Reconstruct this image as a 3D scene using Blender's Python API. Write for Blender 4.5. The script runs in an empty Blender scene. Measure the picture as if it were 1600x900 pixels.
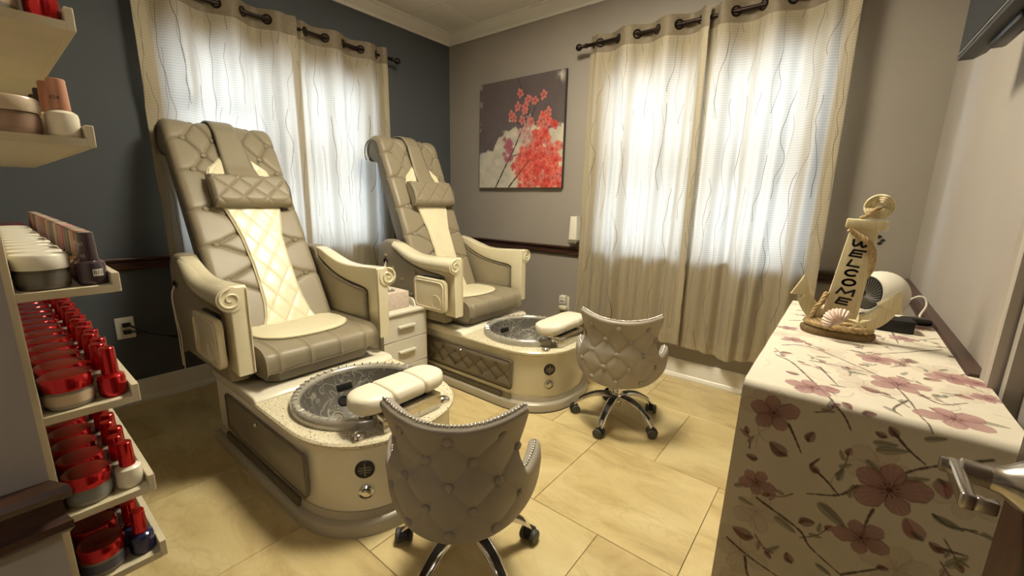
import bpy, bmesh, math, random
import numpy as np
from mathutils import Vector, Matrix

PI = math.pi
SC = bpy.context.scene
COL = SC.collection
random.seed(7)
RNG = np.random.default_rng(7)

# ------------------------------------------------------------------ camera
CAM_POS = Vector((3.0821, -2.9058, 1.2))
YAW, PITCH, ROLL = -0.6679, -0.2075, 0.0209
fwd = Vector((math.sin(YAW)*math.cos(PITCH), math.cos(YAW)*math.cos(PITCH), math.sin(PITCH)))
rt0 = Vector((math.cos(YAW), -math.sin(YAW), 0)); up0 = rt0.cross(fwd)
rt = rt0*math.cos(ROLL) + up0*math.sin(ROLL); up = up0*math.cos(ROLL) - rt0*math.sin(ROLL)
cd = bpy.data.cameras.new('camera'); cam = bpy.data.objects.new('camera', cd); COL.objects.link(cam)
cd.sensor_width = 36; cd.lens = 653.571/1600*36; cd.clip_start = 0.02
m3 = Matrix((rt, up, -fwd)).transposed()
cam.matrix_world = Matrix.Translation(CAM_POS) @ m3.to_4x4()
SC.camera = cam

# ------------------------------------------------------------------ world, exposure
world = bpy.data.worlds.new('sky'); SC.world = world; world.use_nodes = True
wn = world.node_tree; wn.nodes.clear()
w_out = wn.nodes.new('ShaderNodeOutputWorld'); w_bg = wn.nodes.new('ShaderNodeBackground')
w_bg.inputs['Color'].default_value = (0.80, 0.90, 1.0, 1); w_bg.inputs['Strength'].default_value = 15.0
wn.links.new(w_bg.outputs[0], w_out.inputs[0])
LAMP_STRENGTH = 88.0
LAMP_COLOR = (1.0, 0.90, 0.69)
SC.view_settings.view_transform = 'Standard'; SC.view_settings.look = 'None'
SC.view_settings.gamma = 1.0; SC.view_settings.use_curve_mapping = False
SC.view_settings.exposure = 0.0
SC.cycles.use_denoising = True
SC.cycles.max_bounces = 10; SC.cycles.diffuse_bounces = 5; SC.cycles.transparent_max_bounces = 16
SC.cycles.caustics_reflective = False; SC.cycles.caustics_refractive = False
SC.cycles.sample_clamp_indirect = 6.0

# ------------------------------------------------------------------ colours and materials
def lin(c):
    out = []
    for v in c[:3]:
        v = v/255.0
        out.append(v/12.92 if v <= 0.04045 else ((v+0.055)/1.055)**2.4)
    return tuple(out)

class NT:
    def __init__(s, name):
        s.m = bpy.data.materials.new(name); s.m.use_nodes = True
        s.t = s.m.node_tree; s.b = s.t.nodes['Principled BSDF']; s.o = s.t.nodes['Material Output']
    def n(s, typ, **kw):
        nd = s.t.nodes.new(typ)
        for k, v in kw.items():
            if hasattr(nd, k): setattr(nd, k, v)
            else: nd.inputs[k].default_value = v
        return nd
    def l(s, a, b): s.t.links.new(a, b)
    def math(s, op, a, b=None, c=None):
        nd = s.t.nodes.new('ShaderNodeMath'); nd.operation = op
        for i, v in enumerate((a, b, c)):
            if v is None: continue
            if isinstance(v, (int, float)): nd.inputs[i].default_value = v
            else: s.l(v, nd.inputs[i])
        return nd.outputs[0]
    def ramp(s, fac, stops):
        nd = s.t.nodes.new('ShaderNodeValToRGB'); cr = nd.color_ramp
        while len(cr.elements) < len(stops): cr.elements.new(0.5)
        for e, (p, c) in zip(cr.elements, stops):
            e.position = p; e.color = (*c, 1)
        s.l(fac, nd.inputs[0]); return nd.outputs[0]
    def mix(s, fac, a, b, mode='MIX'):
        nd = s.t.nodes.new('ShaderNodeMix'); nd.data_type = 'RGBA'; nd.blend_type = mode
        for idx, v in ((0, fac), (6, a), (7, b)):
            if isinstance(v, (int, float)): nd.inputs[idx].default_value = v
            elif isinstance(v, tuple): nd.inputs[idx].default_value = (*v, 1)
            else: s.l(v, nd.inputs[idx])
        return nd.outputs[2]
    def bump(s, h, strength=0.2, dist=0.002):
        nd = s.t.nodes.new('ShaderNodeBump'); nd.inputs['Strength'].default_value = strength
        nd.inputs['Distance'].default_value = dist
        s.l(h, nd.inputs['Height']); s.l(nd.outputs[0], s.b.inputs['Normal'])
    def obj_coord(s):
        return s.t.nodes.new('ShaderNodeTexCoord').outputs['Object']

def simple(name, col, rough=0.5, metal=0.0, noise=0.06, scale=14.0, bump=0.0, bscale=300.0, coat=0.0, spec=0.5):
    M = NT(name); c = lin(col)
    oc = M.obj_coord()
    nz = M.n('ShaderNodeTexNoise', Scale=scale, Detail=4.0); M.l(oc, nz.inputs['Vector'])
    dark = tuple(v*(1-noise) for v in c); lite = tuple(min(1, v*(1+noise)) for v in c)
    M.l(M.ramp(nz.outputs[0], [(0.3, dark), (0.7, lite)]), M.b.inputs['Base Color'])
    M.b.inputs['Roughness'].default_value = rough; M.b.inputs['Metallic'].default_value = metal
    M.b.inputs['Coat Weight'].default_value = coat; M.b.inputs['Coat Roughness'].default_value = 0.12
    M.b.inputs['Specular IOR Level'].default_value = spec
    if bump:
        bz = M.n('ShaderNodeTexNoise', Scale=bscale, Detail=3.0); M.l(oc, bz.inputs['Vector'])
        M.bump(bz.outputs[0], bump, 0.001)
    return M.m

def wood(name, c1, c2, rough=0.4, scale=(1, 1, 1), wscale=6.0, coat=0.3):
    M = NT(name); oc = M.obj_coord()
    mp = M.n('ShaderNodeMapping'); mp.inputs['Scale'].default_value = scale; M.l(oc, mp.inputs[0])
    nz = M.n('ShaderNodeTexNoise', Scale=wscale, Detail=7.0, Roughness=0.65, Distortion=0.6); M.l(mp.outputs[0], nz.inputs['Vector'])
    M.l(M.ramp(nz.outputs[0], [(0.3, lin(c1)), (0.62, lin(c2)), (0.8, lin(c1))]), M.b.inputs['Base Color'])
    M.b.inputs['Roughness'].default_value = rough; M.b.inputs['Coat Weight'].default_value = coat
    M.bump(nz.outputs[0], 0.12, 0.001)
    return M.m

MAT = {}
MAT['wall_dark'] = simple('slate_paint', (74, 79, 84), 0.75, noise=0.03, scale=3, bump=0.15, bscale=500)
MAT['wall_taupe'] = simple('taupe_paint', (150, 142, 134), 0.7, noise=0.03, scale=3, bump=0.15, bscale=500)
MAT['wall_light'] = simple('light_taupe_paint', (158, 150, 141), 0.62, noise=0.03, scale=3, bump=0.2, bscale=500)
MAT['trim_white'] = simple('white_trim_paint', (232, 229, 221), 0.38, noise=0.02, scale=6)
MAT['trim_taupe'] = simple('light_taupe_trim', (172, 164, 154), 0.5, noise=0.02, scale=5)
MAT['ceil_tile'] = simple('ceiling_tile_fibre', (226, 222, 212), 0.9, noise=0.04, scale=60, bump=0.5, bscale=240)
MAT['rail_wood'] = wood('mahogany_rail', (38, 22, 14), (70, 41, 27), 0.4, (2, 2, 30), 4.0, 0.15)
MAT['door_wood'] = wood('dark_stained_door', (36, 23, 15), (66, 43, 29), 0.4, (14, 14, 1.2), 3.0, 0.3)
MAT['grout'] = simple('tile_grout', (120, 102, 66), 0.9, noise=0.1, scale=50)
MAT['taupe_leather'] = simple('taupe_leather', (144, 134, 113), 0.42, noise=0.03, scale=9, bump=0.12, bscale=700, spec=0.45)
MAT['dark_leather'] = simple('taupe_leather_side', (112, 103, 86), 0.45, noise=0.04, scale=9, bump=0.12, bscale=700)
MAT['stool_leather'] = simple('grey_taupe_leather', (152, 144, 132), 0.5, noise=0.03, scale=9, bump=0.12, bscale=700)
MAT['cream_gloss'] = simple('cream_lacquer', (226, 217, 186), 0.22, noise=0.03, scale=5, coat=0.5)
MAT['white_gloss'] = simple('white_spa_shell', (226, 220, 200), 0.2, noise=0.02, scale=4, coat=0.5)
MAT['footrest_cream'] = simple('cream_footrest_vinyl', (232, 225, 204), 0.3, noise=0.02, scale=8)
MAT['satin'] = simple('cream_satin', (230, 222, 190), 0.32, noise=0.04, scale=8, bump=0.15, bscale=40, spec=0.6)
MAT['panel_grey'] = simple('grey_side_panel', (128, 120, 106), 0.35, noise=0.12, scale=5)
MAT['plinth'] = simple('grey_beige_plinth', (168, 160, 142), 0.3, metal=0.1, noise=0.04, scale=5)
MAT['recess_brown'] = simple('recess_brown', (84, 75, 58), 0.4, noise=0.08, scale=10)
MAT['black'] = simple('black_plastic', (18, 17, 17), 0.35, noise=0.1, scale=20)
MAT['black_cloth'] = simple('black_matte', (24, 23, 22), 0.7, noise=0.1, scale=40)
MAT['chrome'] = simple('chrome', (225, 222, 216), 0.09, metal=1.0, noise=0.02, scale=4)
MAT['nickel'] = simple('satin_nickel', (196, 190, 182), 0.24, metal=1.0, noise=0.03, scale=6)
MAT['white_plastic'] = simple('white_plastic', (224, 220, 206), 0.35, noise=0.02, scale=8)
MAT['cabinet'] = simple('white_melamine', (216, 211, 196), 0.35, noise=0.02, scale=4)
MAT['bronze'] = simple('bronze_rod', (38, 27, 22), 0.35, metal=0.7, noise=0.1, scale=20)
MAT['shelf'] = simple('cream_shelf', (198, 188, 162), 0.45, noise=0.04, scale=12)
MAT['tv'] = simple('television_plastic', (32, 31, 29), 0.5, noise=0.06, scale=14)
MAT['rope'] = simple('jute_rope', (184, 160, 116), 0.85, noise=0.25, scale=120, bump=0.4, bscale=400)
MAT['driftwood'] = wood('driftwood', (84, 66, 40), (128, 106, 70), 0.8, (6, 20, 20), 3.0, 0)
MAT['pale_wood'] = wood('pale_painted_wood', (214, 200, 156), (232, 221, 184), 0.55, (60, 8, 4), 3.0, 0)
MAT['shell'] = simple('pink_shell', (236, 214, 202), 0.4, noise=0.08, scale=60)
MAT['ink'] = simple('black_paint', (22, 20, 20), 0.6, noise=0.05)
MAT['grey_ink'] = simple('dark_grey_print', (70, 66, 62), 0.6, noise=0.05)
MAT['tissue_wood'] = wood('whitewashed_box', (196, 178, 166), (222, 208, 196), 0.55, (3, 20, 40), 2.0, 0)
MAT['slate_ink'] = simple('pale_print', (205, 195, 185), 0.6, noise=0.05)

def emission(name, col, strength):
    M = NT(name); M.t.nodes.remove(M.b)
    e = M.n('ShaderNodeEmission'); e.inputs[0].default_value = (*col, 1); e.inputs[1].default_value = strength
    M.l(e.outputs[0], M.o.inputs[0]); return M.m

def tile_material():
    M = NT('marbled_beige_tile'); oc = M.obj_coord()
    oi = M.n('ShaderNodeObjectInfo')
    add = M.n('ShaderNodeVectorMath', operation='ADD'); M.l(oc, add.inputs[0])
    sc = M.n('ShaderNodeVectorMath', operation='SCALE'); sc.inputs[3].default_value = 40.0
    cmb = M.n('ShaderNodeCombineXYZ'); M.l(oi.outputs['Random'], cmb.inputs[0]); M.l(oi.outputs['Random'], cmb.inputs[2])
    M.l(cmb.outputs[0], sc.inputs[0]); M.l(sc.outputs[0], add.inputs[1])
    mp = M.n('ShaderNodeMapping'); mp.inputs['Scale'].default_value = (1.0, 2.4, 1.0); mp.inputs['Rotation'].default_value = (0, 0, 0.35)
    M.l(add.outputs[0], mp.inputs[0])
    nz = M.n('ShaderNodeTexNoise', Scale=2.2, Detail=8.0, Roughness=0.6, Distortion=1.2); M.l(mp.outputs[0], nz.inputs['Vector'])
    base = M.ramp(nz.outputs[0], [(0.30, lin((174, 152, 106))), (0.5, lin((202, 183, 134))), (0.72, lin((214, 198, 152)))])
    n2 = M.n('ShaderNodeTexNoise', Scale=3.4, Detail=5.0, Distortion=2.2); M.l(mp.outputs[0], n2.inputs['Vector'])
    v = M.math('SUBTRACT', n2.outputs[0], 0.5); v = M.math('ABSOLUTE', v); v = M.math('MULTIPLY', v, 22.0)
    v = M.math('SUBTRACT', 1.0, v); v = M.math('MAXIMUM', v, 0.0)
    gate = M.n('ShaderNodeTexNoise', Scale=1.6, Detail=1.0); M.l(mp.outputs[0], gate.inputs['Vector'])
    g = M.math('SUBTRACT', gate.outputs[0], 0.45); g = M.math('MULTIPLY', g, 5.0); g = M.math('MAXIMUM', M.math('MINIMUM', g, 1.0), 0.0)
    v = M.math('MULTIPLY', M.math('MULTIPLY', v, g), 0.2)
    M.l(M.mix(v, base, lin((150, 126, 84))), M.b.inputs['Base Color'])
    M.b.inputs['Roughness'].default_value = 0.28; M.b.inputs['Specular IOR Level'].default_value = 0.4
    M.bump(nz.outputs[0], 0.05, 0.002)
    return M.m
MAT['tile'] = tile_material()

def stone_material():
    M = NT('speckled_counter'); oc = M.obj_coord()
    v1 = M.n('ShaderNodeTexVoronoi', Scale=75.0); M.l(oc, v1.inputs['Vector'])
    sp = M.math('LESS_THAN', v1.outputs['Distance'], 0.24)
    rnd = M.n('ShaderNodeSeparateColor'); M.l(v1.outputs['Color'], rnd.inputs[0])
    sp = M.math('MULTIPLY', sp, M.math('GREATER_THAN', rnd.outputs[0], 0.45))
    col = M.ramp(rnd.outputs[1], [(0.0, lin((70, 58, 42))), (0.5, lin((140, 124, 96))), (1.0, lin((245, 242, 230)))])
    nz = M.n('ShaderNodeTexNoise', Scale=120.0, Detail=3.0); M.l(oc, nz.inputs['Vector'])
    base = M.ramp(nz.outputs[0], [(0.35, lin((204, 194, 164))), (0.65, lin((228, 220, 194)))])
    M.l(M.mix(sp, base, col), M.b.inputs['Base Color'])
    M.b.inputs['Roughness'].default_value = 0.25
    return M.m
MAT['stone'] = stone_material()

def bowl_material():
    M = NT('embossed_silver_glass'); oc = M.obj_coord()
    nz = M.n('ShaderNodeTexNoise', Scale=15.0, Detail=0.5, Distortion=1.8); M.l(oc, nz.inputs['Vector'])
    v = M.math('ABSOLUTE', M.math('SUBTRACT', nz.outputs[0], 0.5)); v = M.math('MULTIPLY', v, 11.0); v = M.math('MINIMUM', v, 1.0)
    M.l(M.ramp(v, [(0.0, lin((162, 158, 146))), (0.3, lin((112, 108, 99))), (1.0, lin((98, 94, 87)))]), M.b.inputs['Base Color'])
    M.b.inputs['Metallic'].default_value = 0.1; M.b.inputs['Roughness'].default_value = 0.42; M.b.inputs['Specular IOR Level'].default_value = 0.35
    M.bump(M.math('SUBTRACT', 1.0, v), 0.6, 0.003)
    return M.m
MAT['bowl'] = bowl_material()
MAT['bowl_rim'] = simple('silver_glass_rim', (188, 184, 172), 0.2, metal=0.4, noise=0.1, scale=30)

def curtain_material():
    M = NT('ribbed_semi_sheer_curtain')
    uv = M.t.nodes.new('ShaderNodeUVMap').outputs[0]
    sep = M.n('ShaderNodeSeparateXYZ'); M.l(uv, sep.inputs[0]); u, v = sep.outputs[0], sep.outputs[1]
    def wavy(freq, wob, vs, off, thick):
        cx = M.n('ShaderNodeCombineXYZ'); M.l(M.math('MULTIPLY', u, 3.0), cx.inputs[0]); M.l(M.math('MULTIPLY', v, vs), cx.inputs[1]); cx.inputs[2].default_value = off
        nz = M.n('ShaderNodeTexNoise', Scale=1.0, Detail=1.5); M.l(cx.outputs[0], nz.inputs['Vector'])
        t = M.math('ADD', M.math('MULTIPLY', u, freq), M.math('MULTIPLY', nz.outputs[0], wob)); t = M.math('ADD', t, off)
        fr = M.math('SUBTRACT', M.math('FRACT', t), 0.5); d = M.math('ABSOLUTE', fr)
        line = M.math('SUBTRACT', 1.0, M.math('DIVIDE', d, thick*freq)); line = M.math('MAXIMUM', M.math('MINIMUM', M.math('MULTIPLY', line, 2.0), 1.0), 0.0)
        c2 = M.n('ShaderNodeCombineXYZ'); M.l(M.math('FLOOR', t), c2.inputs[0]); M.l(M.math('MULTIPLY', v, 2.2), c2.inputs[1]); c2.inputs[2].default_value = off*3
        n2 = M.n('ShaderNodeTexNoise', Scale=1.0, Detail=0.0); M.l(c2.outputs[0], n2.inputs['Vector'])
        return M.math('MULTIPLY', line, M.math('GREATER_THAN', n2.outputs[0], 0.44))
    l1 = wavy(12.0, 2.1, 3.4, 0.37, 0.0017); l2 = wavy(11.0, 2.0, 2.4, 5.21, 0.0013)
    lines = M.math('MAXIMUM', l1, M.math('MULTIPLY', l2, 0.75))
    rib = M.math('SINE', M.math('MULTIPLY', v, 2*PI/0.0135)); rib = M.math('ADD', M.math('MULTIPLY', rib, 0.5), 0.5)
    # solid header band at the top (v > 0.0)
    cloth = M.mix(rib, lin((154, 142, 116)), lin((168, 156, 130)))
    body = M.mix(lines, cloth, lin((96, 82, 68)))
    hn = M.n('ShaderNodeTexNoise', Scale=60.0, Detail=2.0); M.l(uv, hn.inputs['Vector'])
    head = M.ramp(hn.outputs[0], [(0.3, lin((112, 100, 80))), (0.7, lin((126, 113, 91)))])
    isb = M.math('GREATER_THAN', v, 0.0)
    col = M.mix(isb, body, head)
    M.l(col, M.b.inputs['Base Color']); M.b.inputs['Roughness'].default_value = 0.6
    M.b.inputs['Sheen Weight'].default_value = 0.15
    tr = M.n('ShaderNodeBsdfTranslucent')
    tcol = M.mix(isb, M.mix(lines, M.mix(rib, lin((230, 225, 218)), lin((240, 236, 230))), lin((110, 96, 84))), head); M.l(tcol, tr.inputs[0])
    mx = M.n('ShaderNodeMixShader')
    fac = M.math('MULTIPLY_ADD', isb, -0.16, 0.19)
    fac = M.math('MULTIPLY', fac, M.math('MULTIPLY_ADD', rib, 0.06, 0.94))
    hem = M.n('ShaderNodeAttribute', attribute_name='hem'); fac = M.math('MULTIPLY', fac, M.math('MULTIPLY_ADD', hem.outputs['Fac'], -0.8, 1.0))
    M.l(fac, mx.inputs[0]); M.l(M.b.outputs[0], mx.inputs[1]); M.l(tr.outputs[0], mx.inputs[2]); M.l(mx.outputs[0], M.o.inputs[0])
    return M.m
MAT['curtain'] = curtain_material()

def glass_thin(name, col=(0.95, 0.97, 0.97), gloss=0.07):
    M = NT(name); M.t.nodes.remove(M.b)
    t = M.n('ShaderNodeBsdfTransparent'); t.inputs[0].default_value = (*col, 1)
    g = M.n('ShaderNodeBsdfGlossy'); g.inputs['Roughness'].default_value = 0.03
    fr = M.n('ShaderNodeFresnel', IOR=1.35)
    mx = M.n('ShaderNodeMixShader'); M.l(M.math('ADD', fr.outputs[0], gloss*0.3), mx.inputs[0])
    M.l(t.outputs[0], mx.inputs[1]); M.l(g.outputs[0], mx.inputs[2]); M.l(mx.outputs[0], M.o.inputs[0]); return M.m
MAT['pane'] = glass_thin('window_glass')

def clear_plastic(name, col, rough=0.08, trans=0.75):
    M = NT(name); M.b.inputs['Base Color'].default_value = (*lin(col), 1)
    oc = M.obj_coord(); nz = M.n('ShaderNodeTexNoise', Scale=20.0); M.l(oc, nz.inputs['Vector'])
    c = lin(col); M.l(M.ramp(nz.outputs[0], [(0.3, tuple(v*0.92 for v in c)), (0.7, c)]), M.b.inputs['Base Color'])
    M.b.inputs['Roughness'].default_value = rough; M.b.inputs['Transmission Weight'].default_value = trans; M.b.inputs['IOR'].default_value = 1.3
    return M.m
MAT['red_metal'] = simple('red_metallic', (190, 22, 28), 0.16, metal=0.75, noise=0.05, scale=30, coat=0.4)
MAT['red_lid_top'] = simple('dark_red_gloss', (120, 22, 24), 0.14, metal=0.35, noise=0.08, scale=30, coat=0.6)

def attr_material(name, attr, rough, bump=0.15, bscale=500.0):
    M = NT(name); at = M.n('ShaderNodeAttribute', attribute_name=attr)
    oc = M.obj_coord(); nz = M.n('ShaderNodeTexNoise', Scale=18.0, Detail=4.0); M.l(oc, nz.inputs['Vector'])
    f = M.math('MULTIPLY_ADD', nz.outputs[0], 0.16, 0.92)
    sc = M.n('ShaderNodeVectorMath', operation='SCALE'); M.l(at.outputs['Color'], sc.inputs[0]); M.l(f, sc.inputs[3])
    M.l(sc.outputs[0], M.b.inputs['Base Color']); M.b.inputs['Roughness'].default_value = rough
    bz = M.n('ShaderNodeTexNoise', Scale=bscale, Detail=2.0); M.l(oc, bz.inputs['Vector']); M.bump(bz.outputs[0], bump, 0.001)
    return M.m

# ------------------------------------------------------------------ geometry helpers
class G:
    """collects geometry, then links it as ONE mesh object"""
    def __init__(s): s.v = []; s.f = []; s.uv = None
    def add(s, v, f):
        o = len(s.v); s.v.extend([tuple(p) for p in v]); s.f.extend([tuple(i+o for i in q) for q in f]); return s
    def bm(s, bm):
        bm.verts.ensure_lookup_table(); bm.verts.index_update()
        s.add([v.co[:] for v in bm.verts], [[v.index for v in f.verts] for f in bm.faces]); bm.free(); return s
    def box(s, x0, x1, y0, y1, z0, z1, bev=0.0, seg=2):
        v = [(x0,y0,z0),(x1,y0,z0),(x1,y1,z0),(x0,y1,z0),(x0,y0,z1),(x1,y0,z1),(x1,y1,z1),(x0,y1,z1)]
        f = [(0,3,2,1),(4,5,6,7),(0,1,5,4),(1,2,6,5),(2,3,7,6),(3,0,4,7)]
        if not bev: return s.add(v, f)
        bm = bmesh.new(); vs = [bm.verts.new(p) for p in v]; [bm.faces.new([vs[i] for i in q]) for q in f]
        bmesh.ops.bevel(bm, geom=bm.edges[:], offset=bev, segments=seg, affect='EDGES', profile=0.5, clamp_overlap=True)
        return s.bm(bm)
    def prism(s, poly, axis, a, b, bev=0.0, seg=2):
        """poly in the plane across `axis`: x:(y,z) y:(x,z) z:(x,y)"""
        def P(p, t): return (t, p[0], p[1]) if axis == 'x' else (p[0], t, p[1]) if axis == 'y' else (p[0], p[1], t)
        n = len(poly); bm = bmesh.new()
        A = [bm.verts.new(P(p, a)) for p in poly]; B = [bm.verts.new(P(p, b)) for p in poly]
        fa = bm.faces.new(A); fb = bm.faces.new(B[::-1])
        for i in range(n): bm.faces.new((A[i], B[i], B[(i+1) % n], A[(i+1) % n]))
        bmesh.ops.recalc_face_normals(bm, faces=bm.faces[:])
        if bev:
            ed = list({e for f in (fa, fb) for e in f.edges})
            bmesh.ops.bevel(bm, geom=ed, offset=bev, segments=seg, affect='EDGES', profile=0.5, clamp_overlap=True)
        return s.bm(bm)
    def tube(s, pts, r, n=10, closed=False, caps=True):
        pts = [Vector(p) for p in pts]; m = len(pts)
        rs = r if isinstance(r, (list, tuple, np.ndarray)) else [r]*m
        T = []
        for i in range(m):
            if closed: t = pts[(i+1) % m]-pts[i-1]
            else: t = pts[min(i+1, m-1)]-pts[max(i-1, 0)]
            T.append(t.normalized())
        ref = Vector((0, 0, 1)) if abs(T[0].z) < 0.9 else Vector((1, 0, 0))
        nrm = (ref - T[0]*ref.dot(T[0])).normalized(); V = []
        for i in range(m):
            nrm = (nrm - T[i]*nrm.dot(T[i])).normalized(); bn = T[i].cross(nrm)
            for k in range(n):
                a = 2*PI*k/n; V.append(pts[i] + (nrm*math.cos(a) + bn*math.sin(a))*rs[i])
        F = []
        for i in range(m if closed else m-1):
            j = (i+1) % m
            for k in range(n):
                k2 = (k+1) % n; F.append((i*n+k, i*n+k2, j*n+k2, j*n+k))
        if caps and not closed:
            F.append(tuple(range(n))[::-1]); F.append(tuple((m-1)*n+k for k in range(n)))
        return s.add(V, F)
    def lathe(s, prof, n=24, o=(0, 0, 0), axis='z', ang=2*PI, caps=True):
        V = []; F = []; m = len(prof); o = Vector(o)
        for (r, z) in prof:
            for k in range(n):
                a = ang*k/n; x, y = r*math.cos(a), r*math.sin(a)
                p = (x, y, z) if axis == 'z' else (z, x, y) if axis == 'x' else (y, z, x)
                V.append(o + Vector(p))
        for i in range(m-1):
            for k in range(n):
                k2 = (k+1) % n; F.append((i*n+k, i*n+k2, (i+1)*n+k2, (i+1)*n+k))
        if caps and prof[0][0] > 1e-6: F.append(tuple(range(n))[::-1])
        if caps and prof[-1][0] > 1e-6: F.append(tuple((m-1)*n+k for k in range(n)))
        return s.add(V, F)
    def ball(s, c, r, n=12, sq=(1, 1, 1)):
        pr = [(math.sin(PI*i/(n//2+2)), -math.cos(PI*i/(n//2+2))) for i in range(n//2+3)]
        g = G().lathe([(max(a, 1e-4), b) for a, b in pr], n)
        return s.add([(c[0]+p[0]*r*sq[0], c[1]+p[1]*r*sq[1], c[2]+p[2]*r*sq[2]) for p in g.v], g.f)
    def grid(s, X, Y, Z, closed_u=False):
        a, b = X.shape; V = np.stack([X, Y, Z], -1).reshape(-1, 3)
        F = []
        for i in range(a if closed_u else a-1):
            i2 = (i+1) % a
            for j in range(b-1): F.append((i*b+j, i2*b+j, i2*b+j+1, i*b+j+1))
        return s.add(V.tolist(), F)
    def xf(s, M):
        s.v = [tuple(M @ Vector(p)) for p in s.v]; return s
    def mesh(s, name, m, smooth=35.0):
        me = bpy.data.meshes.new(name); me.from_pydata(s.v, [], s.f); me.validate(); me.update()
        if m is not None: me.materials.append(MAT[m] if isinstance(m, str) else m)
        if smooth:
            me.polygons.foreach_set('use_smooth', [True]*len(me.polygons)); me.set_sharp_from_angle(angle=math.radians(smooth))
        return me

def fix(g):
    bm = bmesh.new(); vs = [bm.verts.new(p) for p in g.v]
    for q in g.f:
        try: bm.faces.new([vs[i] for i in q])
        except ValueError: pass
    bmesh.ops.recalc_face_normals(bm, faces=bm.faces[:]); h = G(); h.bm(bm); return h

def link(name, me, parent=None, loc=(0, 0, 0), rot=(0, 0, 0), **props):
    o = bpy.data.objects.new(name, me); COL.objects.link(o)
    if parent: o.parent = parent
    o.location = loc; o.rotation_euler = rot
    for k, v in props.items(): o[k] = v
    return o
def part(name, g, m, parent, loc=(0, 0, 0), rot=(0, 0, 0), smooth=35.0, **props):
    return link(name, g.mesh(name, m, smooth), parent, loc, rot, **props)
def struct(name, g, m, parent=None, **kw):
    o = part(name, g, m, parent, **kw)
    if parent is None: o['kind'] = 'structure'
    return o
def thing(name, label, cat, loc=(0, 0, 0), rotz=0.0, group=None, mesh=None):
    o = link(name, mesh, None, loc, (0, 0, rotz)); o['label'] = label; o['category'] = cat
    if group: o['group'] = group
    return o
def dup(root, loc, rotz=0.0, label=None, mats=None):
    r = root.copy(); COL.objects.link(r); r.location = loc; r.rotation_euler = (0, 0, rotz)
    if label: r['label'] = label
    for ch in list(root.children):
        c = ch.copy(); COL.objects.link(c); c.parent = r
        for g in list(ch.children):
            d = g.copy(); COL.objects.link(d); d.parent = c
    return r
def text_mesh(body, size, extrude=0.0004, sx=1.0, align='CENTER', line=1.0, bold=0.0):
    cu = bpy.data.curves.new('lettering', 'FONT'); cu.body = body; cu.size = size; cu.extrude = extrude
    cu.align_x = align; cu.align_y = 'CENTER'; cu.space_line = line; cu.offset = bold; cu.resolution_u = 3
    o = bpy.data.objects.new('lettering', cu); COL.objects.link(o)
    bpy.context.view_layer.update()
    dg = bpy.context.evaluated_depsgraph_get(); me = bpy.data.meshes.new_from_object(o.evaluated_get(dg))
    bpy.data.objects.remove(o); bpy.data.curves.remove(cu)
    g = G(); g.v = [(v.co.x*sx, v.co.y, v.co.z) for v in me.vertices]; g.f = [tuple(p.vertices) for p in me.polygons]
    bpy.data.meshes.remove(me); return g
def ordinal(n):
    w = ['first', 'second', 'third', 'fourth', 'fifth', 'sixth', 'seventh', 'eighth', 'ninth', 'tenth', 'eleventh', 'twelfth', 'thirteenth', 'fourteenth',
         'fifteenth', 'sixteenth', 'seventeenth', 'eighteenth', 'nineteenth', 'twentieth']
    if n < 20: return w[n]
    t = {2: 'twenty', 3: 'thirty', 4: 'forty'}[(n+1)//10]
    return t+'-'+w[(n+1) % 10-1] if (n+1) % 10 else {2: 'twentieth', 3: 'thirtieth', 4: 'fortieth'}[(n+1)//10]
def spline(pts, n=8):
    P = [np.array(p, float) for p in pts]; P = [2*P[0]-P[1]]+P+[2*P[-1]-P[-2]]; out = []
    for i in range(1, len(P)-2):
        for k in range(n):
            t = k/n; a, b, c, d = P[i-1:i+3]
            out.append(0.5*((2*b)+(-a+c)*t+(2*a-5*b+4*c-d)*t*t+(-a+3*b-3*c+d)*t**3))
    out.append(P[-2]); return [tuple(p) for p in out]
def seg_dist(U, V, segs):
    D = np.full(U.shape, 1e9)
    for (x0, y0), (x1, y1) in segs:
        dx, dy = x1-x0, y1-y0; L = dx*dx+dy*dy+1e-12
        t = np.clip(((U-x0)*dx+(V-y0)*dy)/L, 0, 1)
        D = np.minimum(D, np.hypot(U-x0-t*dx, V-y0-t*dy))
    return D
def pt_dist(U, V, pts):
    D = np.full(U.shape, 1e9)
    for (x, y) in pts: D = np.minimum(D, np.hypot(U-x, V-y))
    return D
def tuft(U, V, buttons, segs, amp=0.012, w=0.018, dip=0.008, dw=0.018):
    h = amp*(1-np.exp(-seg_dist(U, V, segs)/w))
    return h - dip*np.exp(-(pt_dist(U, V, buttons)/dw)**2)
def button_mesh(r, h, m):
    g = G().lathe([(r*0.85, -h), (r, 0), (r*0.9, h*0.5), (r*0.6, h*0.85), (0.0001, h)], 12); return g.mesh('button', m, 50)

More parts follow.
